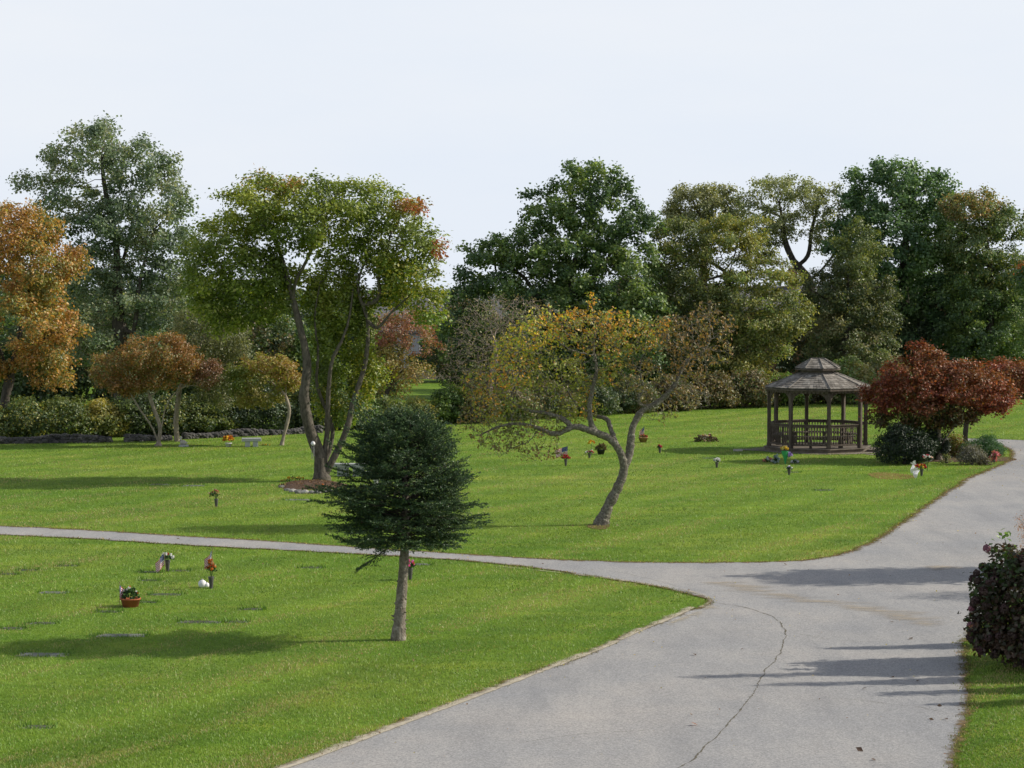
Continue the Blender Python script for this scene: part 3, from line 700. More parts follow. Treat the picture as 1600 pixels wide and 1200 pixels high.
# E: the large multi stemed tree in the stone edged bed
tree('ailanthus_tree', (504, 752), None, [
    (402, 324, 52, 38, 0, 2.0, 0), (350, 378, 46, 50, .3, 1.8, 0), (322, 425, 38, 46, .2, 1.6, 0), (305, 400, 20, 30, 0, 1.0, 0), (432, 290, 58, 20, -.1, 1.4, 1), (490, 318, 62, 38, 0, 2.0, 0),
    (470, 352, 50, 34, -1.2, 1.2, 0), (560, 318, 52, 36, 0, 1.9, 0), (612, 345, 46, 36, .2, 1.7, 0), (632, 326, 38, 15, -.1, 1.1, 2), (682, 388, 17, 20, 0, .8, 2),
    (650, 392, 40, 36, .2, 1.5, 0), (655, 448, 38, 38, .2, 1.5, 3), (676, 490, 26, 26, 0, 1.0, 3), (590, 375, 44, 26, .6, 1.5, 0), (610, 455, 34, 22, .8, 1.2, 3),
    (505, 452, 44, 30, 1.4, 1.4, 0), (545, 500, 46, 36, 1.6, 1.2, 0), (385, 462, 54, 34, 1.0, 1.4, 0), (335, 478, 34, 28, .5, 1.2, 0), (420, 490, 34, 22, 1.8, .8, 0), (310, 470, 26, 30, .8, 1.0, 0), (360, 505, 40, 18, 1.0, 1.0, 0), (610, 425, 30, 18, .9, 1.0, 3), (632, 425, 30, 24, -.6, 1.0, 3), (560, 380, 26, 14, -.6, 1.0, 0), (535, 345, 40, 36, .3, 1.6, 0), (520, 430, 24, 20, .8, 1.0, 0),
    (525, 562, 34, 28, 1.9, .7, 0), (580, 590, 26, 30, 1.2, .8, 3), (553, 640, 24, 20, 1.0, .7, 3), (505, 640, 16, 24, 1.6, .6, 3), (384, 420, 44, 40, -.6, 1.3, 0), (520, 400, 30, 22, 1.0, 1.0, 0)],
    'tall dome shaped green tree with several stems rising from stone edged bed', stems=[
    dict(pts=[(504, 753, 0), (501, 735, 0), (500, 712, 0), (496, 702, 0), (482, 664, -.2), (475, 620, -.35), (480, 570, -.35), (466, 500, -.3), (449, 434, -.2), (435, 386, -.1), (421, 344, 0), (412, 308, 0)], r=(.22, .03)),
    dict(at=(0, .07), pts=[(510, 690, .1), (512, 650, .0), (514, 600, -.2), (520, 560, -.3), (533, 535, -.3), (545, 500, -.2), (552, 450, 0)], r=(.11, .025)),
    dict(at=(0, .07), pts=[(516, 700, .3), (519, 668, .4), (505, 630, .3), (495, 600, .1), (497, 550, 0), (492, 500, 0), (500, 440, 0)], r=(.08, .02)),
    dict(at=(0, .03), pts=[(526, 706, 0), (541, 672, 0), (553, 625, .1), (566, 585, .1), (572, 560, .1), (574, 501, .1), (560, 455, .1), (562, 430, .1), (573, 402, .1), (578, 360, .1)], r=(.12, .025)),
    dict(at=(3, .72), pts=[(590, 468, 0), (592, 425, 0), (603, 395, 0), (612, 360, .1)], r=(.07, .025)),
    dict(at=(3, .64), pts=[(590, 512, -.3), (612, 488, -.4), (640, 462, -.4)], r=(.06, .02)),
    dict(at=(0, .72), pts=[(430, 405, .2), (402, 396, .3), (372, 380, .3)]),
    dict(at=(0, .66), pts=[(462, 440, -.4), (480, 405, -.5), (500, 360, -.5), (515, 325, -.5)])],
    n_att=2800, n_leaf=76000, grow=1.11, leaf=.062, pal=[[(.10, .145, .026), (.14, .19, .032), (.18, .225, .038), (.23, .25, .05)], [(.22, .15, .035), (.30, .17, .04), (.15, .18, .03), (.13, .17, .03)], [(.26, .07, .035), (.30, .10, .04), (.17, .13, .03), (.2, .12, .03)], G_YEL + G_MID[1:3]], R=.25, bark=BARK, seed=5, step=.26, sig=.17, kill=.42, min_kids=2, up=.7)

# I: the leaning old tree on the middle lawn
tree('apple_tree', (936, 820), None, [
    (838, 522, 46, 30, 0, 1.0, 1), (905, 512, 50, 30, 0, 1.2, 0), (800, 545, 30, 26, 0, .8, 1), (960, 498, 24, 18, 0, .7, 1), (1105, 480, 18, 14, .2, .5, 2), (850, 492, 22, 14, 0, .6, 1), (985, 525, 60, 30, .1, 1.2, 0), (1060, 520, 52, 34, .2, 1.1, 2), (1115, 505, 38, 26, .3, .8, 2), (1120, 545, 28, 26, .2, .6, 2), (1045, 512, 36, 18, 0, .8, 0), (890, 496, 30, 14, 0, .8, 1), (925, 474, 8, 26, 0, .3, 1),
    (800, 580, 48, 36, -.1, 1.0, 1), (860, 580, 56, 36, -.4, 1.1, 0), (930, 570, 50, 36, 0, 1.2, 0), (1000, 590, 44, 34, .2, 1.0, 2), (772, 632, 46, 36, -.2, .9, 0), (748, 600, 30, 30, -.1, .7, 0),
    (830, 660, 52, 30, -.4, .9, 2), (775, 680, 44, 24, -.1, .8, 2), (900, 630, 40, 28, .5, .9, 0), (1080, 570, 36, 28, .3, .8, 2), (1085, 620, 34, 22, .2, .6, 2), (735, 655, 22, 26, 0, .6, 2), (840, 705, 36, 14, -.3, .6, 2), (1030, 640, 36, 20, .3, .7, 2)],
    'leaning bare-limbed old tree with forked trunk and thin orange leaves on mid lawn', stems=[
    dict(pts=[(936, 821, 0), (950, 792, 0), (966, 760, 0), (975, 733, 0), (967, 703, -.1), (950, 684, -.15), (928, 671, -.2), (921, 640, -.2), (925, 610, -.2), (932, 580, -.1), (928, 548, 0)], r=(.155, .03)),
    dict(at=(0, .33), pts=[(984, 705, .1), (988, 670, .15), (1002, 644, .2), (1030, 627, .3), (1052, 605, .3), (1064, 580, .35), (1078, 560, .4), (1096, 551, .4), (1110, 530, .4)], r=(.115, .03)),
    dict(at=(0, .52), pts=[(898, 667, -.4), (868, 678, -.5), (838, 668, -.6), (805, 662, -.6), (775, 668, -.5), (750, 680, -.4)], r=(.10, .02)),
    dict(at=(2, .30), pts=[(880, 655, -.3), (850, 645, -.3), (820, 640, -.2), (790, 620, -.1)], r=(.07, .02)),
    dict(at=(0, .46), pts=[(955, 672, .2), (948, 655, .35), (930, 650, .5), (900, 630, .7), (880, 600, .8)], r=(.075, .02)),
    dict(at=(1, .42), pts=[(998, 630, 0), (1004, 608, -.1), (1000, 580, -.1)]),
    dict(at=(2, .55), pts=[(825, 690, -.8), (800, 700, -.8), (780, 715, -.7)])],
    n_att=6800, n_leaf=12500, thin={2: .62}, leaf=.046, grow=1.0, pal=[[(.32, .22, .04), (.40, .20, .04), (.20, .21, .04), (.15, .17, .035), (.17, .19, .035)], [(.46, .31, .035), (.50, .24, .035), (.18, .24, .04), (.25, .28, .045), (.40, .30, .04)], [(.2, .12, .05), (.15, .13, .05), (.11, .12, .04)]],
    R=.155, r0=.0062, pw=.6, bark=BARK_L, seed=9, step=.12, sig=.06, bare=.22, kill=.125, min_kids=2, bjit=.10, trop=(0, 0, -.10), up=.3)

OR1 = [ORG]
tree('maple_tree', (0, 0), 45.5, [(30, 375, 52, 46, 0, 2.0), (70, 420, 48, 46, 0, 2.0), (15, 450, 60, 50, 0, 2.2), (65, 500, 50, 40, -.3, 2.0), (90, 545, 38, 38, -.3, 1.5), (15, 540, 50, 40, -.2, 2.0), (98, 592, 32, 16, -.3, 1.0), (28, 345, 38, 25, 0, 1.5)],
     'orange leaved tree cut by the left edge of the photo', stems=[dict(pts=[(-2, 692, 0), (5, 640, 0), (22, 560, .1), (40, 480, .1), (48, 410, 0)]), dict(at=(0, .35), pts=[(5, 560, .4), (-25, 480, .5), (-40, 420, .5)]), dict(at=(0, .42), pts=[(50, 545, -.5), (80, 520, -.6)])],
     n_att=900, n_leaf=32000, leaf=.072, pal=[[(.24, .125, .03), (.30, .145, .03), (.26, .15, .035), (.17, .15, .03), (.31, .18, .04), (.10, .11, .03), (.14, .13, .03)]], R=.2, bare=.27, seed=12, sig=.24)
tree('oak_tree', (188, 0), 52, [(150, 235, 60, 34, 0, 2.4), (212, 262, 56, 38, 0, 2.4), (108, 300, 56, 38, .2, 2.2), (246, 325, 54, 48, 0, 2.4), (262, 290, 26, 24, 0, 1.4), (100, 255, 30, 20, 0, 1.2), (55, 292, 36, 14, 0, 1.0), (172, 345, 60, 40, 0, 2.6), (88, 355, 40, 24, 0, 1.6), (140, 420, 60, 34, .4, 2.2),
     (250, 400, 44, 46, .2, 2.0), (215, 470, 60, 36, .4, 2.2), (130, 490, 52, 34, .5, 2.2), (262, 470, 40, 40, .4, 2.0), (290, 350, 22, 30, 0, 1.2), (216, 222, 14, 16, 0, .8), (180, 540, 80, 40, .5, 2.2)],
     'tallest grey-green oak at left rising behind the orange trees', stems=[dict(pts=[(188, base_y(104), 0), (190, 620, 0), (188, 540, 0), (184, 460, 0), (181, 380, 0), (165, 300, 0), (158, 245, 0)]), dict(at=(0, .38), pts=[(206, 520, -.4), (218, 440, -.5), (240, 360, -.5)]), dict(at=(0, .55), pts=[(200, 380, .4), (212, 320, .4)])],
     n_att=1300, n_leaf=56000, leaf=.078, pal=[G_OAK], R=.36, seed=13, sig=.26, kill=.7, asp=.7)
tree('cherry_tree', (249, 697), None, [(175, 578, 40, 28, 0, 1.2), (215, 560, 42, 32, 0, 1.4), (262, 548, 40, 30, 0, 1.3), (205, 600, 40, 18, 0, 1.0), (290, 568, 34, 26, 0, 1.1, 0), (240, 590, 36, 22, .3, 1.1), (325, 580, 28, 24, .2, .9, 1)],
     'small orange tree with four pale bare stems forking from the ground', stems=[dict(pts=[(248, 698, 0), (246, 688, 0), (234, 662, -.1), (220, 642, -.1), (208, 622, 0), (195, 600, 0)]), dict(at=(0, .08), pts=[(250, 668, 0), (241, 640, .1), (232, 615, .1), (228, 600, .1), (218, 570, 0)]), dict(at=(0, .08), pts=[(253, 665, -.1), (258, 640, -.1), (270, 618, -.2), (290, 604, -.2), (315, 603, -.2)]), dict(at=(1, .6), pts=[(245, 612, 0), (256, 590, 0), (262, 570, 0)])],
     n_att=900, n_leaf=21000, leaf=.05, pal=[[(.21, .115, .042), (.25, .12, .042), (.17, .13, .045), (.13, .13, .042), (.26, .14, .05)], [(.16, .08, .05), (.14, .095, .055), (.13, .10, .06)]], R=.115, r0=.006, pw=.8, bare=.25, bark=BARK_T, seed=14, sig=.12, step=.22, kill=.32, light=.4)
tree('apple_tree', (278, 690), None, [(318, 545, 40, 40, .2, 1.4), (350, 520, 40, 42, .3, 1.4), (345, 590, 34, 34, .2, 1.2), (300, 510, 36, 30, .4, 1.2), (372, 570, 26, 40, .3, 1.0), (345, 620, 34, 20, .3, 1.0)],
     'thin grey-green tree with straight pale trunk right of small orange tree', stems=[dict(pts=[(278, 690, 0), (275, 665, 0), (277, 635, 0), (283, 600, .1), (300, 565, .2), (318, 530, .2)]), dict(at=(0, .5), pts=[(310, 590, .2), (340, 570, .2)])],
     n_att=1100, n_leaf=17000, leaf=.05, pal=[[(.11, .13, .055), (.15, .16, .085), (.08, .10, .045), (.18, .175, .095)]], R=.10, r0=.006, bark=BARK_T, seed=15, sig=.14, step=.22, kill=.32)
tree('crabapple_tree', (440, 696), None, [(392, 592, 38, 24, .2, 1.0), (420, 572, 44, 20, .2, 1.0, 1), (400, 622, 38, 16, .2, .9), (452, 590, 26, 20, .2, .8, 1)],
     'small crooked tree with a thin bent trunk and yellow-green crown', stems=[dict(pts=[(439, 697, 0), (444, 678, 0), (449, 660, 0), (452, 640, 0), (447, 622, 0), (440, 610, 0), (425, 598, .1)]), dict(at=(0, .75), pts=[(447, 606, 0), (450, 590, 0)])],
     n_att=600, n_leaf=11000, leaf=.05, pal=[[(.11, .15, .035), (.15, .18, .035), (.17, .15, .045)], [(.19, .23, .035), (.22, .21, .035), (.20, .13, .045)]], R=.07, r0=.005, bare=.2, bark=BARK_T, seed=16, sig=.11, step=.2, kill=.3)
tree('sumac_tree', (592, 0), 49, [(615, 522, 44, 24, 0, 1.4, 1), (655, 528, 26, 20, 0, 1.0, 1), (600, 560, 40, 26, 0, 1.3, 0), (638, 578, 24, 20, -.2, .9, 0), (640, 500, 30, 14, .2, 1.0, 1), (610, 600, 24, 20, 0, .8, 0)],
     'red and yellow tree seen through the right side of the tall dome shaped tree', stems=[dict(pts=[(588, base_y(98), 0), (602, 620, 0), (612, 590, 0), (622, 565, 0), (632, 540, 0)]), dict(at=(0, .3), pts=[(622, 585, .1), (650, 570, .1), (690, 555, .1)])],
     n_att=800, n_leaf=12000, leaf=.055, bare=.2, pal=[[(.17, .15, .035), (.2, .13, .035), (.12, .13, .035)], [(.17, .06, .04), (.2, .085, .045), (.13, .10, .04)]], R=.12, seed=17, sig=.18, kill=.45, bark=BARK_D)
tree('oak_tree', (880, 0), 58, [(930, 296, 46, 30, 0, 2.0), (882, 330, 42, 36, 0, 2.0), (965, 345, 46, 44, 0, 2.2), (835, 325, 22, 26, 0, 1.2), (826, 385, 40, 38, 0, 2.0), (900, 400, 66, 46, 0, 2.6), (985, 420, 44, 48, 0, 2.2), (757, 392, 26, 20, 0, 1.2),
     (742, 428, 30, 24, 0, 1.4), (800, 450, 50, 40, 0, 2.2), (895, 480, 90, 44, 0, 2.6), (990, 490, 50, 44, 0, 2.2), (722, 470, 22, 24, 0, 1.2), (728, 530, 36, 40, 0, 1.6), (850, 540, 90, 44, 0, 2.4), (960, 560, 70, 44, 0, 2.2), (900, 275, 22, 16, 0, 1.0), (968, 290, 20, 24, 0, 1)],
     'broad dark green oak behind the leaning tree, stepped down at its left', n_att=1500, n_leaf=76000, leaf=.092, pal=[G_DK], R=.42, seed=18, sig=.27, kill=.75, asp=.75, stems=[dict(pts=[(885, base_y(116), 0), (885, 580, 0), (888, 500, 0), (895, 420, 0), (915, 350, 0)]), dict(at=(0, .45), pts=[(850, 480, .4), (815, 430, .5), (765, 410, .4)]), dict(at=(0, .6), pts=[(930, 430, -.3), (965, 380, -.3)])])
tree('vine_covered_tree', (760, 0), 50, [(790, 486, 50, 22, 0, 1.3), (748, 520, 36, 34, 0, 1.3), (800, 530, 44, 34, .2, 1.3), (730, 570, 34, 36, 0, 1.2), (780, 590, 44, 30, .2, 1.2), (830, 490, 30, 22, 0, 1.0)],
     'grey leafless tree hung with bare vines left of the leaning tree', n_att=3600, n_leaf=2500, leaf=.05, pal=[[(.12, .14, .05), (.16, .15, .07), (.15, .11, .07)]], R=.16, r0=.010, seed=19, sig=.2, step=.24, kill=.3, bark=noise_mat('vine_bark', (.17, .13, .12), (.34, .28, .25), 12, .9, .3), trop=(0, 0, -.3))
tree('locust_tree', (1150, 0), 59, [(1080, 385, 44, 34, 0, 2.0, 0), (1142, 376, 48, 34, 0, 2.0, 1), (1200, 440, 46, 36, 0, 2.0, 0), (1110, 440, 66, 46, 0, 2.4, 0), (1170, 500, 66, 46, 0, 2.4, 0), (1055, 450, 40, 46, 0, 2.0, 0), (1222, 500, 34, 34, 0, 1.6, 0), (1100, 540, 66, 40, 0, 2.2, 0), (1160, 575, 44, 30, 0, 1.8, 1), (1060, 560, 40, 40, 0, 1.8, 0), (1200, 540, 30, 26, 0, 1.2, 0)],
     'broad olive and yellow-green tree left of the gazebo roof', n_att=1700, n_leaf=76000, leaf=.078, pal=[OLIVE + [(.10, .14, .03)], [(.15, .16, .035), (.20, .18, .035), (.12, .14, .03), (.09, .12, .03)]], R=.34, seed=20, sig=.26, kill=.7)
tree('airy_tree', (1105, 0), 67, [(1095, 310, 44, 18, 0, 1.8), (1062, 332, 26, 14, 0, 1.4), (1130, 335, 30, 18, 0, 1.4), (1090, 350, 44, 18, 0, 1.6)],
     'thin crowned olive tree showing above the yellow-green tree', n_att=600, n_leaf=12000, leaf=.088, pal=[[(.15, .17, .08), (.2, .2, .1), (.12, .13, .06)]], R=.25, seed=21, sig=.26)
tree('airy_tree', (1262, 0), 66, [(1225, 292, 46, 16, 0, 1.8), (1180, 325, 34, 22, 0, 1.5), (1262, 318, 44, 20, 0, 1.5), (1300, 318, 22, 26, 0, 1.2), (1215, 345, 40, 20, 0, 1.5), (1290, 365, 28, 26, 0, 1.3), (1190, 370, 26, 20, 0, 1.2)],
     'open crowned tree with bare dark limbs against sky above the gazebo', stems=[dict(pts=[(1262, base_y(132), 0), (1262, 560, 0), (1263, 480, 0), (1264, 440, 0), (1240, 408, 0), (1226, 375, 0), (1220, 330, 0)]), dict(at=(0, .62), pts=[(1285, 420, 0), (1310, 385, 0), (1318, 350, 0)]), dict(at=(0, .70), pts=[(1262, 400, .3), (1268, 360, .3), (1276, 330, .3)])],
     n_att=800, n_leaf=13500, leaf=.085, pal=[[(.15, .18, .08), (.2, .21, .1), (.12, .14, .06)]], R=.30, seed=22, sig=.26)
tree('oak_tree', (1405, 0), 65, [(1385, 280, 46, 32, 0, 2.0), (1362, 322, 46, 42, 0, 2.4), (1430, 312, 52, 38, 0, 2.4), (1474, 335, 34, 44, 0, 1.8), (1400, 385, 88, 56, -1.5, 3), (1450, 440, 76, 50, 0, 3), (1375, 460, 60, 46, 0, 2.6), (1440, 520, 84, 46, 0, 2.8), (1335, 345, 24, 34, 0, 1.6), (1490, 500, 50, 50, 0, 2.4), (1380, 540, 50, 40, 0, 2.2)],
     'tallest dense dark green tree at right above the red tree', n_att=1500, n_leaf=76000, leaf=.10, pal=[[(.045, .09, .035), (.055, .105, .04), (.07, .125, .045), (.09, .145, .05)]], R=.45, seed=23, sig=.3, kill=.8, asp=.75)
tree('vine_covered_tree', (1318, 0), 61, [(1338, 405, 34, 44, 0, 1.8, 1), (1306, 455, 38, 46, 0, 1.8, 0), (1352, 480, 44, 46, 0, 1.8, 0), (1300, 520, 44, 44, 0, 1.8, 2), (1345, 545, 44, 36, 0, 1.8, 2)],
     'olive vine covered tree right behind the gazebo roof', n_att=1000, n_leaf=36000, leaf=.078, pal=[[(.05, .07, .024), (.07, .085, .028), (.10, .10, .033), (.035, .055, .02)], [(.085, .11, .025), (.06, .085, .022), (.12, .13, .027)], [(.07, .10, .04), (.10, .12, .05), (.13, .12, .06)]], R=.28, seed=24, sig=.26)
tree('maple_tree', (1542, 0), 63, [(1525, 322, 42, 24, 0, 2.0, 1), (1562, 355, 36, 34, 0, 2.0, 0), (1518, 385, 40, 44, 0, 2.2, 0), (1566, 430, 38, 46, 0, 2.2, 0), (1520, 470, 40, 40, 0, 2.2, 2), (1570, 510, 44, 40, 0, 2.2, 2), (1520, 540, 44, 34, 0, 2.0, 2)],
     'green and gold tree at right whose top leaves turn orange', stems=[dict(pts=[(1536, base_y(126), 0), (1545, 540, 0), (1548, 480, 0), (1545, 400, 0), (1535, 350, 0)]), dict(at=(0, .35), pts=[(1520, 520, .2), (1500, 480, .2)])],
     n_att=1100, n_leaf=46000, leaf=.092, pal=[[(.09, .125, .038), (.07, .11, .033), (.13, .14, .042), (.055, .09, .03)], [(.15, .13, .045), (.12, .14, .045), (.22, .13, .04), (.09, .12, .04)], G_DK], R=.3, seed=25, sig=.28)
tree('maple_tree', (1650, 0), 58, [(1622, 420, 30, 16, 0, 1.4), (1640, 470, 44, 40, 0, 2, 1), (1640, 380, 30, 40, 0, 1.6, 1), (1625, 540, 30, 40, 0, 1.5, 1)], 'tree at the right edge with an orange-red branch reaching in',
     n_att=500, n_leaf=16000, leaf=.085, pal=[[(.34, .11, .03), (.4, .14, .03), (.28, .09, .03)], G_DK], R=.25, seed=26, sig=.26)

# P: the red leaved tree beside the gazebo
tree('dogwood_tree', (1469, 719), None, [(1436, 612, 62, 34, 0, 1.6, 0), (1500, 600, 58, 36, 0, 1.6, 0), (1412, 585, 36, 24, -.1, 1.1, 0), (1443, 552, 24, 22, 0, .7, 0), (1468, 575, 36, 22, 0, 1.0, 0), (1550, 622, 42, 22, 0, 1.2, 0), (1378, 622, 30, 26, -.1, 1.0, 0),
     (1480, 645, 50, 20, 0, 1.3, 1), (1428, 655, 36, 14, -.2, .9, 1), (1375, 655, 18, 12, -.2, .6, 1), (1540, 600, 36, 20, 0, 1.0, 0)],
     'spreading dark red leaved tree standing just right of the gazebo', stems=[dict(pts=[(1469, 720, 0), (1466, 700, 0), (1468, 680, 0), (1460, 655, -.1), (1445, 630, -.1), (1425, 610, 0)]), dict(at=(0, .2), pts=[(1480, 682, .1), (1495, 660, .1), (1512, 630, .2)]), dict(at=(0, .35), pts=[(1472, 655, -.2), (1476, 625, -.2), (1470, 590, 0)])],
     n_att=1500, n_leaf=38000, leaf=.056, grow=1.05, pal=[MAR, [(.07, .06, .02), (.10, .05, .02), (.05, .07, .02), (.13, .09, .03)]], R=.09, r0=.006, seed=27, sig=.12, step=.2, kill=.3, bark=BARK_T, up=.8)
tree('dogwood_tree', (1508, 694), None, [(1590, 585, 26, 20, 0, 1.0), (1565, 580, 30, 18, 0, 1.0), (1540, 632, 30, 14, 0, .8), (1618, 600, 30, 20, 0, 1.0)], 'second dark red tree behind the first, reaching to the right edge',
     stems=[dict(pts=[(1508, 695, 0), (1509, 670, 0), (1514, 645, 0), (1535, 618, 0), (1565, 600, 0)])], n_att=500, n_leaf=10000, leaf=.06, pal=[MAR], R=.10, seed=28, sig=.13, step=.22, kill=.3, bark=BARK_D, up=.8)

# woodland behind: one tree each
BT = [(-40, 62, 400, G_DK, 'dark tree behind the orange tree at the left edge'), (70, 66, 440, G_DK, 'dark tree between the orange edge tree and the tall grey-green oak'), (330, 62, 470, G_DK, 'grey-green tree filling the gap left of the tall domed tree'),
      (430, 70, 480, G_DK, 'dark tree low behind the left stems of the tall domed tree'), (530, 72, 490, G_DK, 'dark tree low behind the middle of the tall domed tree'), (720, 72, 490, G_DK, 'dark tree low behind the bare vine hung tree'),
      (990, 72, 420, G_DK, 'dark tree between the broad oak and the yellow-green tree'), (1240, 76, 450, G_DK, 'dark tree low behind the gazebo and the open crowned tree'), (1480, 76, 380, G_DK, 'dark tree behind the tallest dense tree at right'), (1620, 74, 420, G_DK, 'dark tree behind the gold and green tree at the right edge')]
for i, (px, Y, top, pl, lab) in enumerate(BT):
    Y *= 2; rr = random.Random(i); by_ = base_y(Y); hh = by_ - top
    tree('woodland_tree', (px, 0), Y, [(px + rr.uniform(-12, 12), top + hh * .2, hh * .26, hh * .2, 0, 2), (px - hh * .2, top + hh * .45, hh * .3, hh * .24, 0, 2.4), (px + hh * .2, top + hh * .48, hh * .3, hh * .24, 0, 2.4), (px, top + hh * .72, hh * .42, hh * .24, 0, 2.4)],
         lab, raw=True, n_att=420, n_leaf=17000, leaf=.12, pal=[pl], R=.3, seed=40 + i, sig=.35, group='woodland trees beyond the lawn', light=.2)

# shrubs along the lawn edge
def shrub(px, py, w_, h_, pal, label, name='shrub', n=7000, leaf=.055, seed=1, dep=1.0, Y=None, cat='shrub', group='shrubs along the lawn edge', sig=.14, bark=None, att=260, spread=.45, up=.5, **kw):
    Y = Y * 2.0 if Y else G(px, py)[1]; py = base_y(Y); rs = random.Random(seed)
    B = [(px + rs.uniform(-.05, .05) * w_, py - h_ * .45, w_ * .36, h_ * .42, 0, dep), (px - w_ * .28, py - h_ * .36, w_ * .24, h_ * .34, 0, dep * .8), (px + w_ * .28, py - h_ * .34, w_ * .24, h_ * .33, 0, dep * .8), (px + rs.uniform(-.2, .2) * w_, py - h_ * .72, w_ * .2, h_ * .26, 0, dep * .7)]
    st = [dict(pts=[(px, py, 0), (px + 1, py - h_ * .2, 0)])]
    return tree(name, (px, py), Y, B, label, cat, raw=True, stems=st, n_att=att, n_leaf=n, leaf=leaf, pal=[pal], R=.05, r0=.005, seed=seed, sig=sig, step=.2, kill=.3, group=group, spread_all=spread, bark=bark, up=up, **kw)
YG = [(.075, .105, .02), (.13, .145, .024), (.05, .085, .018), (.035, .06, .015), (.19, .18, .03)]
BRN = [(.09, .085, .035), (.12, .085, .038), (.065, .08, .028), (.14, .105, .045)]
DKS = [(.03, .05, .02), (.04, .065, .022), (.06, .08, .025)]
SH = [(-30, 47, 110, 62, YG, 'yellow-green bush behind the stone wall at the very left edge'), (40, 47.5, 100, 66, YG, 'yellow-green bush behind the wall under the orange edge tree'), (105, 47, 100, 64, YG, 'bright yellow-green bush behind the middle of the stone wall'),
      (160, 48, 80, 60, [(.26, .22, .035), (.16, .15, .03), (.09, .11, .025)], 'yellowest bush behind the wall left of the small orange tree'), (215, 50, 90, 80, DKS + YG[:1], 'dark bush behind the pale stems of the small orange tree'), (300, 49, 90, 60, YG, 'yellow-green bush behind the straight pale trunk'),
      (350, 50, 90, 90, DKS, 'dark bush left of the small crooked tree'), (410, 50, 100, 80, DKS, 'dark bush behind the small crooked tree'), (475, 51, 90, 80, DKS + YG[1:2], 'dark bush right of the small crooked tree'),
      (545, 49.5, 80, 60, DKS + YG[2:], 'green bush behind the stems of the tall domed tree'), (605, 49, 70, 50, YG, 'yellow-green bush just left of the spruce top'),
      (255, 47.5, 90, 62, YG + DKS, 'mottled bush right behind the bare forked stems of the small orange tree'), (330, 48, 90, 56, DKS + YG[:2], 'mottled bush behind the granite bench and figurine'), (500, 49, 90, 70, DKS + YG[:1], 'dark green bush just left of the tall domed tree stems'), (575, 48.5, 60, 46, G_MID, 'bright green bush right of the tall domed tree stems'),
      (655, 49.5, 60, 40, [(.24, .19, .03), (.16, .15, .03), (.1, .12, .03)], 'golden low bush right behind the spruce top'), (700, 50, 60, 60, G_MID, 'green bush right of the far bright patch of lawn'), (745, 50, 70, 66, BRN + G_MID[:1], 'brown and green bush below the vine hung tree'),
      (800, 51, 80, 60, BRN + G_MID[:2], 'mottled bush behind the left limbs of the leaning tree'), (860, 52, 80, 60, BRN + DKS, 'brown-green bush behind the trunk fork of the leaning tree at left'), (925, 53, 80, 60, DKS + BRN[:1], 'dark bush behind the middle of the leaning tree'),
      (990, 54, 80, 60, DKS + BRN[:2], 'dark brown-green bush behind the right limb of the leaning tree'), (1050, 55, 80, 55, BRN, 'brown bush right of the leaning tree limb'), (1110, 56, 90, 58, BRN, 'reddish brown thicket bush midway between leaning tree and gazebo'),
      (1165, 56.5, 90, 60, BRN + G_MID[:1], 'brown thicket bush just left of the gazebo'), (1225, 57.5, 80, 50, G_MID + BRN[:2], 'green bush under the brick house window behind the gazebo'), (1290, 58.5, 90, 52, BRN + G_MID[:1], 'brown-green bush seen through the gazebo'),
      (1335, 58, 90, 76, [(.12, .17, .05), (.09, .14, .04), (.15, .14, .06)], 'light green wispy bush right of the gazebo roof'), (1390, 59, 90, 80, [(.15, .14, .07), (.12, .14, .05), (.10, .13, .05)], 'grey-green bush left behind the red tree'),
      (1450, 60, 90, 60, DKS, 'dark bush behind the red tree crown'), (1520, 61, 90, 60, DKS, 'dark bush behind the right half of the red tree'), (1590, 61, 90, 50, DKS, 'dark low bush at the right edge beyond the far lawn')]
for i, (px, Y, w_, h_, pl, lab) in enumerate(SH):
    if px < 620: Y = 1700 * H / (694 - (px + 60) * .032 - 450) + .9
    shrub(px, 0, w_, h_, pl, lab, seed=60 + i, Y=Y, n=9000, leaf=.06 if Y < 55 else .075, dep=1.3)
US = [(-20, 'left of the stone wall bushes'), (70, 'above the stone wall bushes'), (150, 'between the orange edge tree and the small orange tree'), (235, 'above the small orange tree stems'), (320, 'behind the thin grey-green tree'), (400, 'above the small crooked tree'),
      (480, 'behind the left stem of the tall domed tree'), (560, 'behind the right stems of the tall domed tree'), (740, 'left of the bare vine hung tree'), (810, 'right of the bare vine hung tree'), (890, 'behind the orange leaves of the leaning tree'), (970, 'behind the right fork of the leaning tree'),
      (1050, 'under the yellow-green tree at its left'), (1130, 'under the yellow-green tree trunk'), (1270, 'behind the gazebo roof'), (1350, 'right of the gazebo roof top'), (1430, 'above the red tree'), (1500, 'under the gold and green tree'), (1580, 'at the right edge above the red tree')]
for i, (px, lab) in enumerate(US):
    shrub(px, 0, 120, 120 + 25 * ((i * 7) % 3), [G_DK, DKS + [(.06, .085, .03)], BRN + DKS + DKS][i % 3], 'dense dark undergrowth tree ' + lab, 'understory_tree', 12000, .095, 140 + i, 1.8, Y=56 + 8.5 * min(1, max(0, (px - 500) / 400)), cat='tree', group='undergrowth trees below the tall crowns', sig=.22)
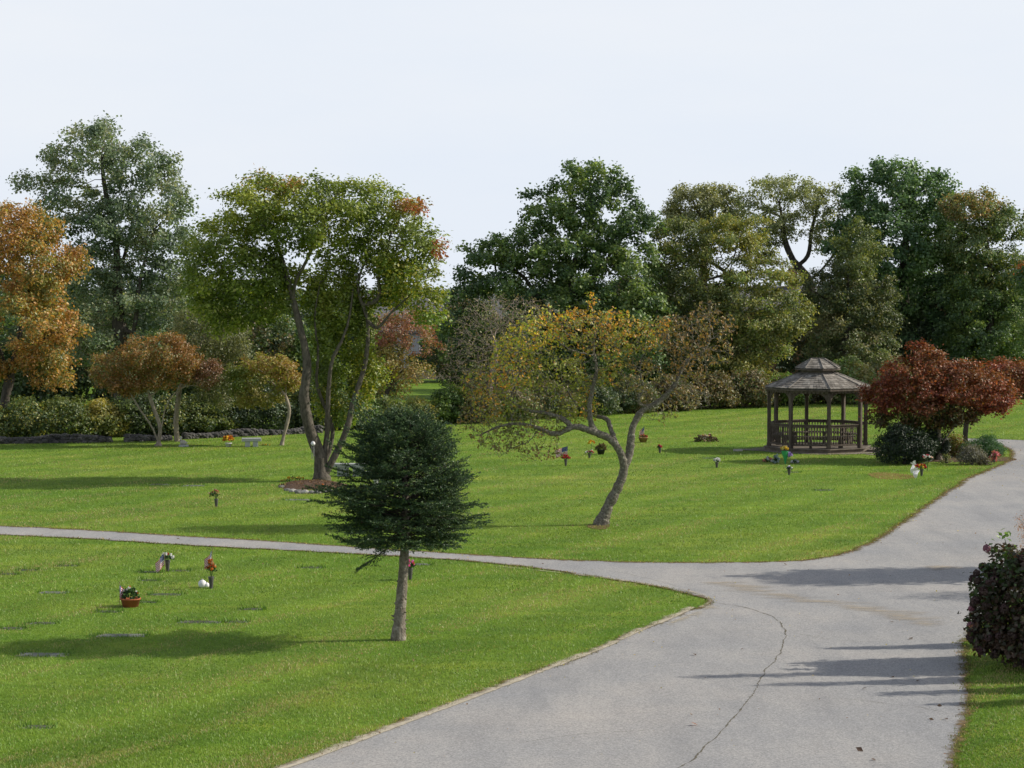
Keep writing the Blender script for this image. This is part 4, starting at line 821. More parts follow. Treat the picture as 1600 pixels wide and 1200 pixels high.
# planting round the red tree
shrub(1413, 725, 92, 66, [(.009, .022, .010), (.014, .032, .014), (.022, .042, .016)], 'very dark green rounded yew left of the red tree trunk', 'yew_bush', 16000, .035, 101, .9, group=None, sig=.1)
shrub(1450, 718, 64, 56, [(.009, .022, .010), (.015, .032, .014)], 'dark green yew directly under the red tree', 'yew_bush', 11000, .035, 102, .8, group=None, sig=.1)
shrub(1490, 712, 40, 34, [(.20, .16, .03), (.12, .15, .03), (.2, .08, .03)], 'small yellow and red leaved shrub right of the red tree trunk', 'shrub', 3500, .035, 103, .4, group=None)
shrub(1534, 714, 66, 36, [(.02, .07, .03), (.03, .09, .035), (.045, .11, .05)], 'low spiky green juniper beside the road bend', 'juniper_bush', 10000, .035, 104, .6, group=None, asp=.3)
shrub(1518, 726, 44, 30, [(.14, .13, .15), (.20, .19, .21), (.10, .10, .09)], 'grey-mauve clipped plant in front of the juniper', 'sedum_plant', 5000, .026, 105, .35, cat='plant', group=None)
shrub(1552, 722, 12, 20, [(.5, .10, .16), (.42, .12, .2), (.1, .12, .04)], 'tiny pink flowering plant at the tip of the red tree bed', 'flowering_plant', 500, .03, 106, .12, cat='plant', group=None, sig=.06)
shrub(1563, 713, 16, 16, DKS, 'small dark tuft plant at the tip of the bed beside the road', 'tuft_plant', 600, .03, 107, .15, cat='plant', group=None, sig=.06)
shrub(1478, 724, 22, 8, [(.2, .22, .12), (.12, .16, .05)], 'low pale ground plant at the foot of the red tree', 'ground_plant', 500, .025, 108, .15, cat='plant', group=None, sig=.05)
shrub(1541, 727, 26, 10, [(.05, .05, .03), (.07, .06, .04)], 'low dark mat plant in front of the grey-mauve plant', 'mat_plant', 600, .03, 109, .2, cat='plant', group=None, sig=.05)
fan('mulch_bed', ell(1495, 716, 2.0, 1.15, seed=9), .014, MULCH, 1, 1)
# arching iris leaves left of the yew
def strap_plant(px, py, h_, n, label, seed):
    p = G(px, py); rs = random.Random(seed); t = thing('iris_plant', p, label, 'plant'); b = MB()
    for i in range(n):
        a = rs.uniform(0, 6.28); L_ = h_ * rs.uniform(.7, 1.1); sp = rs.uniform(.2, .75); ww = .02
        ca, sa = math.cos(a), math.sin(a); P = [(ca * sp * L_ * (f ** 1.6), sa * sp * L_ * (f ** 1.6), L_ * (f - .35 * f * f * sp)) for f in (0, .3, .55, .8, 1)]
        V = []; 
        for q, f in zip(P, (1, 1, .9, .6, .1)): V += [(q[0] - sa * ww * f, q[1] + ca * ww * f, q[2]), (q[0] + sa * ww * f, q[1] - ca * ww * f, q[2])]
        b.add(V, [(2 * k_, 2 * k_ + 1, 2 * k_ + 3, 2 * k_ + 2) for k_ in range(4)], 0, (.05 * rs.uniform(.6, 1.4), .10 * rs.uniform(.7, 1.3), .03))
    b.build('leaves', LEAF, t, cols=True)
strap_plant(1396, 700, 1.0, 60, 'arching strap leaved plant left of the dark yew', 3)

_wf = [(-400, 139), (-20, 137), (-6, 148), (8, 140), (60, 136), (400, 139), (400, 800), (-400, 800)]
tag(flat_poly('woodland_floor', _wf, .02, noise_mat('leaf_litter', (.03, .03, .012), (.075, .06, .025), 1.5)), kind='structure')
# distant woods closing the horizon between the trees
def woods():
    rs = np.random.RandomState(77); n = 150000; X = rs.uniform(-75, 85, n); Y = rs.uniform(176, 220, n)
    top = 3.0 + 3.2 * lattice(np.stack([X, Y], 1), 5.0, 4) + 1.5 * lattice(np.stack([X, Y], 1), 1.6, 5)
    Z = top * rs.uniform(0, 1, n) ** .55
    m = np.array([.05, .075, .045]) * rs.uniform(.6, 1.5, (n, 1))
    V, Q = leaf_quads(np.stack([X, Y, Z], 1), rs.normal(0, .5, (n, 3)) + np.array([.1, -.4, .7]), rs.uniform(.15, .3, n), .7, rs)
    tag(link('distant_woods', np_mesh('distant_woods', V, Q, mats=[LEAF], cols=np.repeat(m, 4, 0))), 'far dark woods closing the view behind the trees', 'woods', kind='stuff')
woods()
# ------------------------------------------------------------------ spruce in the foreground
def spruce():
    p = G(622, 1000); Y = p[1]; rs = np.random.RandomState(31); t = thing('spruce_tree', (p[0], p[1], 0), 'dark green spruce on a bare pale trunk in the near lawn', 'tree')
    TP = np.array([A(q[0], q[1], Y) - np.array([p[0], p[1], 0]) for q in [(622, 1001), (624, 975), (627, 935), (631, 880), (634, 820), (633, 740), (631, 680), (632, 645)]])
    TP = catmull(TP, .07); n = len(TP); f = np.linspace(0, 1, n); r = .105 * (1 - f) ** .75 + .008; r += .03 * np.exp(-f * 30); r *= rs.uniform(.93, 1.08, n)
    b = MB(); TP[0, 2] -= .08; b.tube(TP.tolist(), r.tolist(), 12)
    for i in range(26):       # knots and branch stubs on the bare trunk
        j = rs.randint(3, int(n * .42)); a = rs.uniform(0, 6.28); q = TP[j] + np.array([math.cos(a), math.sin(a), 0]) * r[j]
        if i < 14: b.blob(q, .022, seed=i, sub=1)
        else: b.tube([q - np.array([math.cos(a), math.sin(a), 0]) * .02, q + np.array([math.cos(a), math.sin(a), .1]) * .045], [.014, .009], 5)
    b.build('trunk', BARK_S, t, True)
    zp = [1.35, 1.6, 1.85, 2.2, 2.7, 3.0, 3.2, 3.45, 3.65, 3.9, 4.1]; rp = [.7, 1.0, 1.25, 1.42, 1.42, 1.30, 1.17, 1.0, .82, .42, .2]
    tw = MB(); segs = []     # twig segments: start, end, tipness
    nb = 300
    for i in range(nb):
        z0 = 1.70 + 2.08 * ((i + rs.uniform()) / nb) ** 1.0; az = i * 2.39996 + rs.uniform(-.3, .3)
        j = np.abs(TP[:, 2] - z0).argmin(); o = TP[j]
        el = np.interp(z0, [1.6, 2.2, 3.0, 3.86], [-.02, .16, .42, .85]) + rs.normal(0, .17); L_ = .8
        for _ in range(3): L_ = np.interp(z0 + L_ * math.sin(el) * .75, zp, rp) / max(.5, math.cos(el))
        L_ *= rs.uniform(.74, 1.06) * (1.03 - .07 * math.cos(az)) * (.93 + .18 * math.sin(3 * az + z0 * 4.0) + .07 * math.sin(7 * az - z0 * 9))
        d = np.array([math.cos(az), math.sin(az), 0])
        P = []
        for g in np.linspace(0, 1, 9): P.append(o + d * L_ * g * math.cos(el) + np.array([0, 0, L_ * (math.sin(el) * g - .22 * g * g + .18 * g ** 3)]) + rs.normal(0, .008, 3))
        tw.tube(P, np.linspace(.016, .004, 9).tolist(), 4)
        P = np.array(P); side = np.cross(d, [0, 0, 1.])
        for g in np.arange(.34, 1.0, .07):
            k = g * 8; a_ = P[int(k)] * (1 - k % 1) + P[min(int(k) + 1, 8)] * (k % 1); t_ = P[min(int(k) + 1, 8)] - P[int(k)]; t_ /= np.linalg.norm(t_)
            for sg in (-1, 1):
                if rs.uniform() < .12: continue
                l2 = (.16 + .30 * L_ * (1 - g) + .05) * rs.uniform(.6, 1.15); dd = t_ * rs.uniform(.7, 1.1) + side * sg * rs.uniform(.6, 1.0) + np.array([0, 0, rs.uniform(-.30, .22)]); dd /= np.linalg.norm(dd)
                e = a_ + dd * l2; segs.append((a_, e))
                for q in range(int(l2 / .075)):
                    a2 = a_ + dd * l2 * rs.uniform(.2, .95); s3 = np.cross(dd, [0, 0, 1.]) * rs.choice([-1, 1]); d3 = dd * .8 + s3 * .8 + rs.normal(0, .25, 3); d3 /= np.linalg.norm(d3); segs.append((a2, a2 + d3 * rs.uniform(.05, .13)))
        segs.append((P[5], P[7])); segs.append((P[7], P[8] + (P[8] - P[7]) * .3))
    S = np.array([x[0] for x in segs]); E = np.array([x[1] for x in segs]); Ln = np.linalg.norm(E - S, axis=1)
    tw.build('branches', BARK_D, t, True)
    cnt = np.maximum(3, (Ln / .011).astype(int)); idx = np.repeat(np.arange(len(S)), cnt); m = len(idx); u = rs.uniform(0, 1.03, m)[:, None]
    P = S[idx] * (1 - u) + E[idx] * u; D = (E - S)[idx] / Ln[idx][:, None]; rnd = rs.normal(0, 1, (m, 3)); rnd -= D * (rnd * D).sum(1)[:, None]; rnd /= np.linalg.norm(rnd, axis=1)[:, None] + 1e-9; rnd[:, 2] += .25
    N_ = D * .75 + rnd * .8; N_ /= np.linalg.norm(N_, axis=1)[:, None]; W = np.cross(N_, rs.normal(0, 1, (m, 3))); W /= np.linalg.norm(W, axis=1)[:, None]
    ln = rs.uniform(.022, .042, m)[:, None]; wd = .0085
    V = np.stack([P - W * wd, P + W * wd, P + N_ * ln], 1).reshape(-1, 3)
    bc = np.array([[.030, .062, .028], [.042, .080, .030], [.065, .115, .036], [.12, .17, .045]])
    sc_ = rs.choice(4, len(S), p=[.35, .35, .2, .1])[idx]; col = bc[sc_] * rs.uniform(.7, 1.4, (m, 1)) * (.75 + .5 * u)
    print('needles', m)
    link('needles', np_mesh('needles', V, None, np.arange(m * 3).reshape(-1, 3), [NEEDLE], np.repeat(col, 3, 0)), t)
spruce()

# ------------------------------------------------------------------ gazebo
def shingle_mat():
    m, nt = new_mat('wood_shingle'); tc = N(nt, 'ShaderNodeNewGeometry'); 
    n1 = N(nt, 'ShaderNodeTexNoise', i_Scale=3.0, i_Detail=6.0, i_Roughness=.7); Lk(nt, tc, 'Position', n1, 'Vector')
    at = N(nt, 'ShaderNodeVertexColor', layer_name='tint')
    r = ramp(nt, [(.3, (.10, .09, .08)), (.55, (.215, .20, .185)), (.75, (.40, .39, .37))]); Lk(nt, n1, 'Fac', r, 'Fac')
    k = mix(nt, 1.0, (r, 0), (at, 0), 'MULTIPLY')
    b = N(nt, 'ShaderNodeBsdfPrincipled', i_Roughness=.9); Lk(nt, k, 2, b, 'Base Color'); b.inputs['Specular IOR Level'].default_value = .2
    n2 = N(nt, 'ShaderNodeTexNoise', i_Scale=40.0, i_Detail=3.0); Lk(nt, tc, 'Position', n2, 'Vector'); bp = N(nt, 'ShaderNodeBump', i_Strength=.4, i_Distance=.01); Lk(nt, n2, 'Fac', bp, 'Height'); Lk(nt, bp, 0, b, 'Normal')
    o = N(nt, 'ShaderNodeOutputMaterial'); Lk(nt, b, 0, o, 0); return m
SHINGLE = shingle_mat()
def gazebo():
    t = thing('gazebo', GZ, 'weathered grey wooden octagonal gazebo with two-tier shingle roof on the lawn', 'gazebo')
    AN = [math.radians(a) for a in (-85, -40, 5, 50, 95, 140, 185, 230)]; Rr = 1.88
    rs = random.Random(5)
    def pt(a, r, z=0): return np.array([r * math.sin(a), -r * math.cos(a), z])
    def octa(b, r, z0, z1, m=0, r2=None, sx=0):
        r2 = r2 or r; V = [pt(a, r, z0) for a in AN] + [pt(a, r2, z1) for a in AN]
        b.add(V, [tuple(range(8))[::-1], tuple(range(8, 16))] + [(i, (i + 1) % 8, 8 + (i + 1) % 8, 8 + i) for i in range(8)], m)
    b = MB(); octa(b, 2.04, .0, .13); b.build('deck', WOOD_D, t, bevel=.006)
    b = MB(); octa(b, 2.10, .131, .165); b.build('deck_edge', WOOD_D, t, bevel=.005)
    for a in AN:
        b = MB(); c = pt(a, Rr); rz = a
        b.box((c[0], c[1], 1.235), (.125, .125, 2.14), rz); b.box((c[0], c[1], .23), (.15, .15, .12), rz); b.box((c[0], c[1], 2.2), (.14, .14, .05), rz)
        b.build('post', WOOD, t, bevel=.006)
    for i in range(8):
        a0, a1 = AN[i], AN[(i + 1) % 8]; p0, p1 = pt(a0, Rr), pt(a1, Rr); d = p1 - p0; L_ = np.linalg.norm(d[:2]); d /= L_; rz = math.atan2(d[1], d[0]); mid = (p0 + p1) / 2; nrm = np.array([d[1], -d[0], 0])
        b = MB(); b.box((mid[0], mid[1], 2.31), (L_ - .02, .08, .14), rz); b.build('header_beam', WOOD, t, bevel=.004)
        # curved arch braces in both upper corners
        for e, sg in ((p0, 1), (p1, -1)):
            b = MB(); V = []; n = 9
            for yy in (-.025, .025):
                for k in range(n):
                    f = k / (n - 1) * math.pi / 2; x = .055 + .40 * (1 - math.cos(f)); z = 2.24 - .44 * (1 - math.sin(f))
                    V.append(e + d * sg * x + nrm * yy + np.array([0, 0, z]))
                V.append(e + d * sg * .055 + nrm * yy + np.array([0, 0, 2.239]))
            # strip between curve and corner, drawn as a fan
            F = [(n, k, k + 1) for k in range(n - 1)] + [(n + 1 + n, n + 1 + k + 1, n + 1 + k) for k in range(n - 1)] + [(k, n + 1 + k, n + 1 + k + 1, k + 1) for k in range(n - 1)]
            b.add(V, F); b.build('arch_brace', WOOD, t)
        # scalloped trim under the eave with a pierced row
        b = MB(); ns = 9
        for k in range(ns):
            q = p0 + (p1 - p0) * ((k + .5) / ns) + nrm * .10; w_ = L_ / ns * .96
            V = []
            for yy in (-.01, .01):
                V += [q + d * x * w_ + nrm * yy + np.array([0, 0, z]) for x, z in ((-.5, 2.40), (-.5, 2.30), (-.30, 2.255), (0, 2.235), (.30, 2.255), (.5, 2.30), (.5, 2.40))]
            b.add(V, [tuple(range(7)), tuple(range(7, 14))[::-1]] + [(j, 7 + j, 7 + (j + 1) % 7, (j + 1) % 7) for j in range(7)])
        b.build('scalloped_trim', WOOD, t)
        if i == 3: continue
        b = MB(); Lr = L_ - .12
        b.box((mid[0], mid[1], 1.05), (Lr, .11, .04), rz); b.box((mid[0], mid[1], .995), (Lr - .01, .045, .09), rz); b.build('top_rail', WOOD, t, bevel=.004)
        b = MB(); b.box((mid[0], mid[1], .30), (Lr, .045, .07), rz); b.build('bottom_rail', WOOD, t, bevel=.004)
        b = MB(); nb = 12
        for k in range(nb):
            q = p0 + d * (.06 + Lr * (k + .5) / nb); prof = [(.022, .335), (.022, .42), (.012, .46), (.027, .56), (.014, .68), (.027, .80), (.014, .87), (.022, .90), (.022, .95)]
            b.lathe(q, prof, 6)
        b.build('balusters', WOOD, t, smooth=True)
    # lower roof: eight panels of overlapping shingle courses
    def roof(name, r0, z0, r1, z1, nc, ridge=0.0, th=.02):
        b = MB()
        for i in range(8):
            a0, a1 = AN[i], AN[(i + 1) % 8]
            def pos(a, f, dz=0):
                r = r0 + (r1 - r0) * f; x, y, _ = pt(a, r); x += ridge * f * (1 if math.sin(a) > 0 else -1) * min(1, abs(math.sin(a)) * 3)
                return np.array([x, y, z0 + (z1 - z0) * f + dz])
            for c in range(nc):
                f0, f1 = c / nc, min(1.0, (c + 1) / nc + .015); ns = max(3, int(10 * (1 - .6 * c / nc) * (r0 / 2)))
                cuts = sorted([0, 1] + [min(.97, max(.03, (k + rs.uniform(-.3, .3)) / ns)) for k in range(1, ns)])
                for k in range(len(cuts) - 1):
                    s0, s1 = cuts[k] + .004, cuts[k + 1] - .004; g = rs.uniform(.62, 1.35); th2 = th * rs.uniform(.7, 1.3); fj = rs.uniform(-.02, .02) / nc
                    def q(s_, f, dz): return pos(a0, f, dz) * (1 - s_) + pos(a1, f, dz) * s_
                    lo_ = .025
                    V = [q(s0, f0 + fj, lo_), q(s1, f0 + fj, lo_), q(s1, f1, lo_ - .01), q(s0, f1, lo_ - .01), q(s0, f0 + fj, lo_ + th2), q(s1, f0 + fj, lo_ + th2), q(s1, f1, lo_ + .002), q(s0, f1, lo_ + .002)]
                    b.add(V, [(3, 2, 1, 0), (4, 5, 6, 7), (0, 1, 5, 4), (1, 2, 6, 5), (2, 3, 7, 6), (3, 0, 4, 7)], 0, (g, g * .99, g * .96))
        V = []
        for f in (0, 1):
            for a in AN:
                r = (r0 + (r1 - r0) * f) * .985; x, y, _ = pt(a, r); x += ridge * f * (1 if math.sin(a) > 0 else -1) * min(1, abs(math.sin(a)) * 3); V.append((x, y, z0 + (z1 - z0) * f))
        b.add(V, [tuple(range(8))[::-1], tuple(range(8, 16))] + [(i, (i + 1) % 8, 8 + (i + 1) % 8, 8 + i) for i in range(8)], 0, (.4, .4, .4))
        o = b.build(name, SHINGLE, t, cols=True)
        b = MB()
        for i, a in enumerate(AN):
            r = r0 + (r1 - r0); x1, y1, _ = pt(a, r1); x1 += ridge * (1 if math.sin(a) > 0 else -1) * min(1, abs(math.sin(a)) * 3); x0, y0, _ = pt(a, r0)
            b.tube([(x0, y0, z0 + .045), (x1, y1, z1 + .045)], .028, 5, 0, (.8, .8, .8))
        if ridge: b.tube([(-ridge * 1.1, 0, z1 + .05), (ridge * 1.1, 0, z1 + .05)], .03, 5, 0, (.9, .9, .9))
        b.build('hip_cap', SHINGLE, o, cols=True)
        return o
    roof('roof', 2.06, 2.40, .66, 2.95, 8)
    b = MB(); octa(b, 2.07, 2.335, 2.398); b.build('eave_board', WOOD, t)
    b = MB(); octa(b, .66, 2.93, 3.09); b.build('cupola_wall', WOOD_D, t)
    b = MB(); octa(b, .89, 3.075, 3.118); b.build('cupola_eave', WOOD, t)
    roof('cupola_roof', .88, 3.12, .06, 3.46, 5, ridge=.20, th=.015)
    # seat round the inside and a step at the entrance
    for i in (0, 1, 2, 4, 5, 6, 7):
        p0, p1 = pt(AN[i], 1.62), pt(AN[(i + 1) % 8], 1.62); d = p1 - p0; L_ = np.linalg.norm(d); rz = math.atan2(d[1], d[0]); mid = (p0 + p1) / 2
        b = MB(); b.box((mid[0], mid[1], .60), (L_ - .02, .30, .04), rz); b.box((mid[0], mid[1], .37), (.08, .2, .415), rz); b.build('bench_seat', WOOD_D, t)
    am = math.radians(72.5); c = pt(am, 2.18); b = MB(); b.box((c[0], c[1], .045), (1.1, .42, .09), am - 0.0); b.build('step', WOOD_D, t, bevel=.005)
gazebo()

# ------------------------------------------------------------------ grave flowers
def heads(parent, name, c, rad, n, hr, pal, seed, per=11, squash=1.0):
    rs = np.random.RandomState(seed); v = rs.normal(0, 1, (n, 3)); v /= np.linalg.norm(v, axis=1)[:, None]; v[:, 2] = np.abs(v[:, 2]) * squash - .25
    cc = np.array(c) + v * np.array(rad) * rs.uniform(.55, 1, (n, 1)); idx = np.repeat(np.arange(n), per); m = len(idx)
    o = rs.normal(0, 1, (m, 3)); o /= np.linalg.norm(o, axis=1)[:, None]; P = cc[idx] + o * hr * .55
    pal = np.array(pal, float); col = pal[rs.randint(0, len(pal), n)][idx] * rs.uniform(.75, 1.15, (m, 1))
    V, Q = leaf_quads(P, o + rs.normal(0, .3, (m, 3)), np.full(m, hr * .62), .7, rs)
    return link(name, np_mesh(name, V, Q, mats=[PETAL], cols=np.repeat(np.clip(col, 0, .9), 4, 0)), parent)
GL = [(.04, .10, .03), (.06, .13, .03), (.03, .07, .03)]
def vase_bouquet(px, py, label, pal, vh=.25, rad=(.13, .13, .13), n=16, hr=.035, seed=0, group='bouquets in bronze ground vases', leafn=30, name='flower_vase', tilt=0, up=0):
    p = G(px, py); t = thing(name, p, label, 'flower vase', group)
    b = MB(); b.lathe((0, 0, 0), [(.034, -.01), (.036, .02), (.05, vh * .75), (.062, vh), (.062, vh + .012), (.052, vh + .012), (.046, vh - .03)], 12); b.build('vase', BRONZE_V, t, True)
    cz = vh + rad[2] * .75 + up
    b = MB(); rs = random.Random(seed)
    for k in range(9): a = rs.uniform(0, 6.28); q = rs.uniform(.2, .8); b.tube([(0, 0, vh - .04), (rad[0] * q * math.cos(a) * .6 + tilt * .5, rad[1] * q * math.sin(a) * .6, cz - .2 * rad[2]), (rad[0] * q * math.cos(a) + tilt, rad[1] * q * math.sin(a), cz + rad[2] * .4)], .004, 4)
    b.build('stems', flat_stem, t)
    heads(t, 'leaves', (tilt * .6, 0, cz - rad[2] * .3), (rad[0] * .95, rad[1] * .95, rad[2] * .8), leafn, .04, GL, seed + 50, 3)
    heads(t, 'blossoms', (tilt, 0, cz), rad, n, hr, pal, seed)
    return t
flat_stem = flat_mat('stem_green', (.05, .11, .03))
Wt, Rd, Yl, Or, Pk, Pu, Cr = (.8, .8, .78), (.5, .03, .04), (.75, .5, .04), (.65, .20, .03), (.75, .12, .35), (.35, .22, .6), (.7, .6, .42)
vase_bouquet(262, 893, 'bronze ground vase of white and red flowers nearest the narrow path', [Wt, Wt, Wt, Rd], .24, (.15, .12, .12), 16, .034, 1)
vase_bouquet(330, 920, 'tall bronze vase packed with orange and rust flowers under a flag', [Or, Or, (.45, .10, .03), (.55, .32, .16)], .24, (.12, .12, .22), 34, .034, 2, up=.06)
vase_bouquet(641, 906, 'ground vase of pink flowers half hidden by the spruce trunk', [Pk, Pk, (.7, .3, .6), Or, Wt], .24, (.12, .12, .14), 20, .036, 3)
vase_bouquet(338, 792, 'vase of dry tan flowers alone on the upper lawn at left', [(.5, .36, .18), (.35, .22, .12), Cr, (.5, .12, .1)], .22, (.17, .12, .16), 16, .034, 4, tilt=-.06, up=.05)
vase_bouquet(884, 728, 'vase of deep red flowers left of the leaning tree trunk', [Rd, (.38, .02, .03)], .22, (.17, .14, .11), 24, .042, 5)
vase_bouquet(921, 716, 'vase of red and white flowers topped with orange and yellow ones', [Rd, Wt, (.6, .1, .15), Wt], .16, (.16, .1, .10), 16, .04, 6)
vase_bouquet(1031, 708, 'small vase of crimson flowers right of the leaning tree trunk', [Rd, (.5, .04, .1)], .18, (.10, .09, .10), 14, .04, 7)
vase_bouquet(1120, 731, 'vase of pure white flowers on the lawn left of the gazebo', [Wt, Wt, (.7, .7, .62)], .18, (.13, .11, .12), 16, .045, 8)
vase_bouquet(1233, 742, 'small vase of white and lilac flowers in front of the gazebo', [Wt, (.55, .45, .7)], .18, (.10, .09, .08), 10, .042, 9)
vase_bouquet(1440, 744, 'vase of yellow and red flowers beside the road bend', [Yl, Yl, Rd, Rd], .22, (.22, .12, .13), 22, .045, 10, tilt=-.04)
def mk(label, px, py, cat, name, group=None): return thing(name, G(px, py), label, cat, group)
t = mk('orange and yellow silk flowers standing behind the red and white vase', 924, 713, 'flowers', 'flower_spray'); b = MB(); b.tube([(0, 0, 0), (0, 0, .45)], .008, 5); b.build('stem', flat_stem, t); heads(t, 'blossoms', (0, 0, .50), (.13, .09, .14), 14, .045, [Or, Yl, Yl], 11)
t = mk('white and pink rosette arrangement behind the yellow and red vase', 1449, 736, 'flowers', 'flower_spray'); b = MB(); b.tube([(0, 0, 0), (0, 0, .42)], .012, 5); b.build('stem', flat_stem, t); heads(t, 'blossoms', (0, 0, .48), (.16, .1, .13), 18, .045, [Wt, (.75, .55, .45), Wt, (.6, .12, .15)], 12)
def ribbon_obj(px, py, h, label, seed):
    t = mk(label, px, py, 'ribbon', 'plastic_ribbon'); rs = random.Random(seed); b = MB()
    for k in range(4):
        a = rs.uniform(0, 6.28); P = [(0, 0, 0), (.06 * math.cos(a), .05 * math.sin(a), h * .35), (.02 + .1 * math.cos(a + 1), .06, h * .7), (.08 * math.cos(a), -.03, h * rs.uniform(.8, 1.05))]
        V = [];
        for q in P: V += [(q[0] - .035, q[1], q[2]), (q[0] + .035, q[1] + .02, q[2] + .01)]
        b.add(V, [(2 * i, 2 * i + 1, 2 * i + 3, 2 * i + 2) for i in range(3)])
    b.build('bow', WHITE, t)
ribbon_obj(1431, 747, .34, 'fluttering white plastic ribbon left of the yellow and red vase', 1); ribbon_obj(1425, 740, .42, 'white plastic wisp standing left of the yellow flowers by the road', 2)
# potted things
def pot(px, py, label, r0, r1, h, mat, pal, rad, n, hr, seed, name='potted_flowers', leafpal=None, cat='flower pot', leafn=60, zoff=.4):
    t = mk(label, px, py, cat, name); b = MB(); b.lathe((0, 0, 0), [(r0, 0), (r1, h * .86), (r1 * 1.08, h * .86), (r1 * 1.08, h), (r1 * .95, h), (r1 * .9, h * .8)], 18); b.build('pot', mat, t, True)
    heads(t, 'leaves', (0, 0, h + rad[2] * zoff * .6), rad, leafn, .04, leafpal or GL, seed + 9, 5); heads(t, 'blossoms', (0, 0, h + rad[2] * zoff), rad, n, hr, pal, seed); return t
pot(204, 948, 'wide terracotta bowl of green plants with white and orange flowers', .15, .19, .17, TERRA, [Wt, Or, Or, Wt], (.19, .16, .2), 12, .026, 21, 'flower_bowl', leafn=90)
pot(939, 710, 'dark pot of fading olive mums left of the leaning tree trunk', .11, .15, .18, DARKPOT, [(.16, .13, .04), (.22, .1, .06), (.12, .14, .04)], (.24, .2, .22), 34, .05, 22, leafpal=[(.10, .12, .04), (.14, .12, .05)], leafn=70)
pot(357, 698, 'white pot of orange and yellow mums left of the granite bench', .10, .13, .15, WHITE, [Or, Yl, Or, (.7, .35, .03)], (.22, .2, .22), 40, .06, 23, leafn=20, zoff=.7)
pot(1005, 691, 'round tan basket of reddish flowers right of the leaning trunk', .12, .19, .2, WICKER, [(.45, .14, .07), (.5, .25, .12), Rd], (.19, .16, .10), 20, .045, 24, 'flower_basket', cat='basket', leafn=20)
t = mk('bright bouquet of green, yellow and lilac ribbons beside the gazebo front', 1227, 725, 'bouquet', 'wrapped_bouquet')
b = MB(); b.lathe((0, 0, 0), [(.02, 0), (.05, .16), (.12, .34), (.15, .46)], 9, cap=False); b.build('wrapping', flat_mat('green_wrap', (.05, .35, .12)), t)
heads(t, 'blossoms', (-.03, 0, .55), (.16, .12, .10), 14, .06, [Yl, Yl, (.7, .6, .2)], 25); heads(t, 'tissue', (.12, -.05, .30), (.12, .1, .18), 12, .06, [Pu, (.6, .45, .75), (.1, .4, .35)], 26)
def mound(px, py, label, rad, pal, n, hr, seed, name='flower_mound', cat='flowers'):
    t = mk(label, px, py, cat, name); heads(t, 'blossoms', (0, 0, rad[2] * .25), rad, n, hr, pal, seed); heads(t, 'leaves', (0, 0, rad[2] * .15), rad, n, hr, GL, seed + 3, 4); return t
mound(1202, 722, 'low salmon and grey flower cluster left of the bright bouquet', (.28, .18, .18), [(.65, .3, .2), (.5, .5, .5), (.3, .2, .2)], 26, .06, 27)
mound(1213, 724, 'pale blue-grey plastic wrapped bouquet lying left of the bright one', (.13, .12, .36), [(.4, .5, .5), (.5, .6, .65), (.3, .4, .38)], 16, .06, 28)
mound(1242, 724, 'small white and grey flower clump right of the bright bouquet', (.14, .12, .13), [(.7, .72, .75), (.3, .32, .34)], 12, .055, 29)
t = mk('heap of withered cream and brown flowers alone on the lawn left of the gazebo', 1103, 690, 'flower heap', 'withered_flower_heap')
heads(t, 'dry_leaves', (0, 0, .06), (.55, .4, .30), 90, .07, [(.14, .11, .05), (.10, .11, .04), (.2, .15, .08), (.08, .06, .03)], 30, 8); heads(t, 'blossoms', (.02, 0, .12), (.42, .3, .34), 26, .05, [Cr, (.7, .65, .5), (.45, .2, .1)], 31)
mound(415, 696, 'tiny yellow flowers in the grass right of the granite bench', (.20, .15, .06), [Yl, (.6, .55, .2)], 9, .035, 32)
mound(462, 752, 'yellow flowers at the back of the stone edged tree bed', (.50, .3, .16), [Yl, (.6, .5, .1), (.5, .45, .1)], 26, .045, 33)
mound(444, 760, 'pale yellow flowers on the left end of the stone edged bed', (.22, .2, .12), [(.55, .5, .15), (.3, .35, .08)], 12, .04, 34)
mound(500, 763, 'orange flowers at the foot of the tall domed tree', (.16, .14, .13), [(.75, .38, .08), Or], 14, .05, 35)
# white round pots beside the orange bouquet
for px, r, lab in ((316, .085, 'larger white ball shaped ornament left of the orange bouquet'), (323, .055, 'smaller grey-white ball ornament touching the orange bouquet vase')):
    t = mk(lab, px, 918, 'ornament', 'ball_ornament'); b = MB(); b.lathe((0, 0, 0), [(r * .5, 0), (r * .9, r * .4), (r, r * .9), (r * .85, r * 1.5), (r * .4, r * 1.85), (r * .1, r * 1.95)], 14); b.build('body', WHITE, t, True)
    b = MB(); b.lathe((0, 0, r * 1.9), [(r * .18, 0), (r * .2, r * .15), (r * .1, r * .25)], 8); b.build('knob', METAL, t, True)
# small white figurine
t = mk('small white kneeling figurine right of the small orange tree', 287, 698, 'figurine', 'garden_figurine')
b = MB(); b.box((0, 0, .04), (.36, .22, .08)); b.build('plinth', GRAN_L, t, bevel=.01)
b = MB(); b.blob((-.02, 0, .17), (.13, .08, .10), seed=3, jit=.04, sub=2); b.tube([(-.08, 0, .2), (-.12, 0, .28), (-.10, 0, .33)], [.05, .035, .04], 8); b.blob((-.10, 0, .36), .05, seed=4, jit=.03, sub=2); b.tube([(.08, 0, .14), (.15, 0, .17)], [.05, .02], 7); b.build('body', STONE_L, t, True)
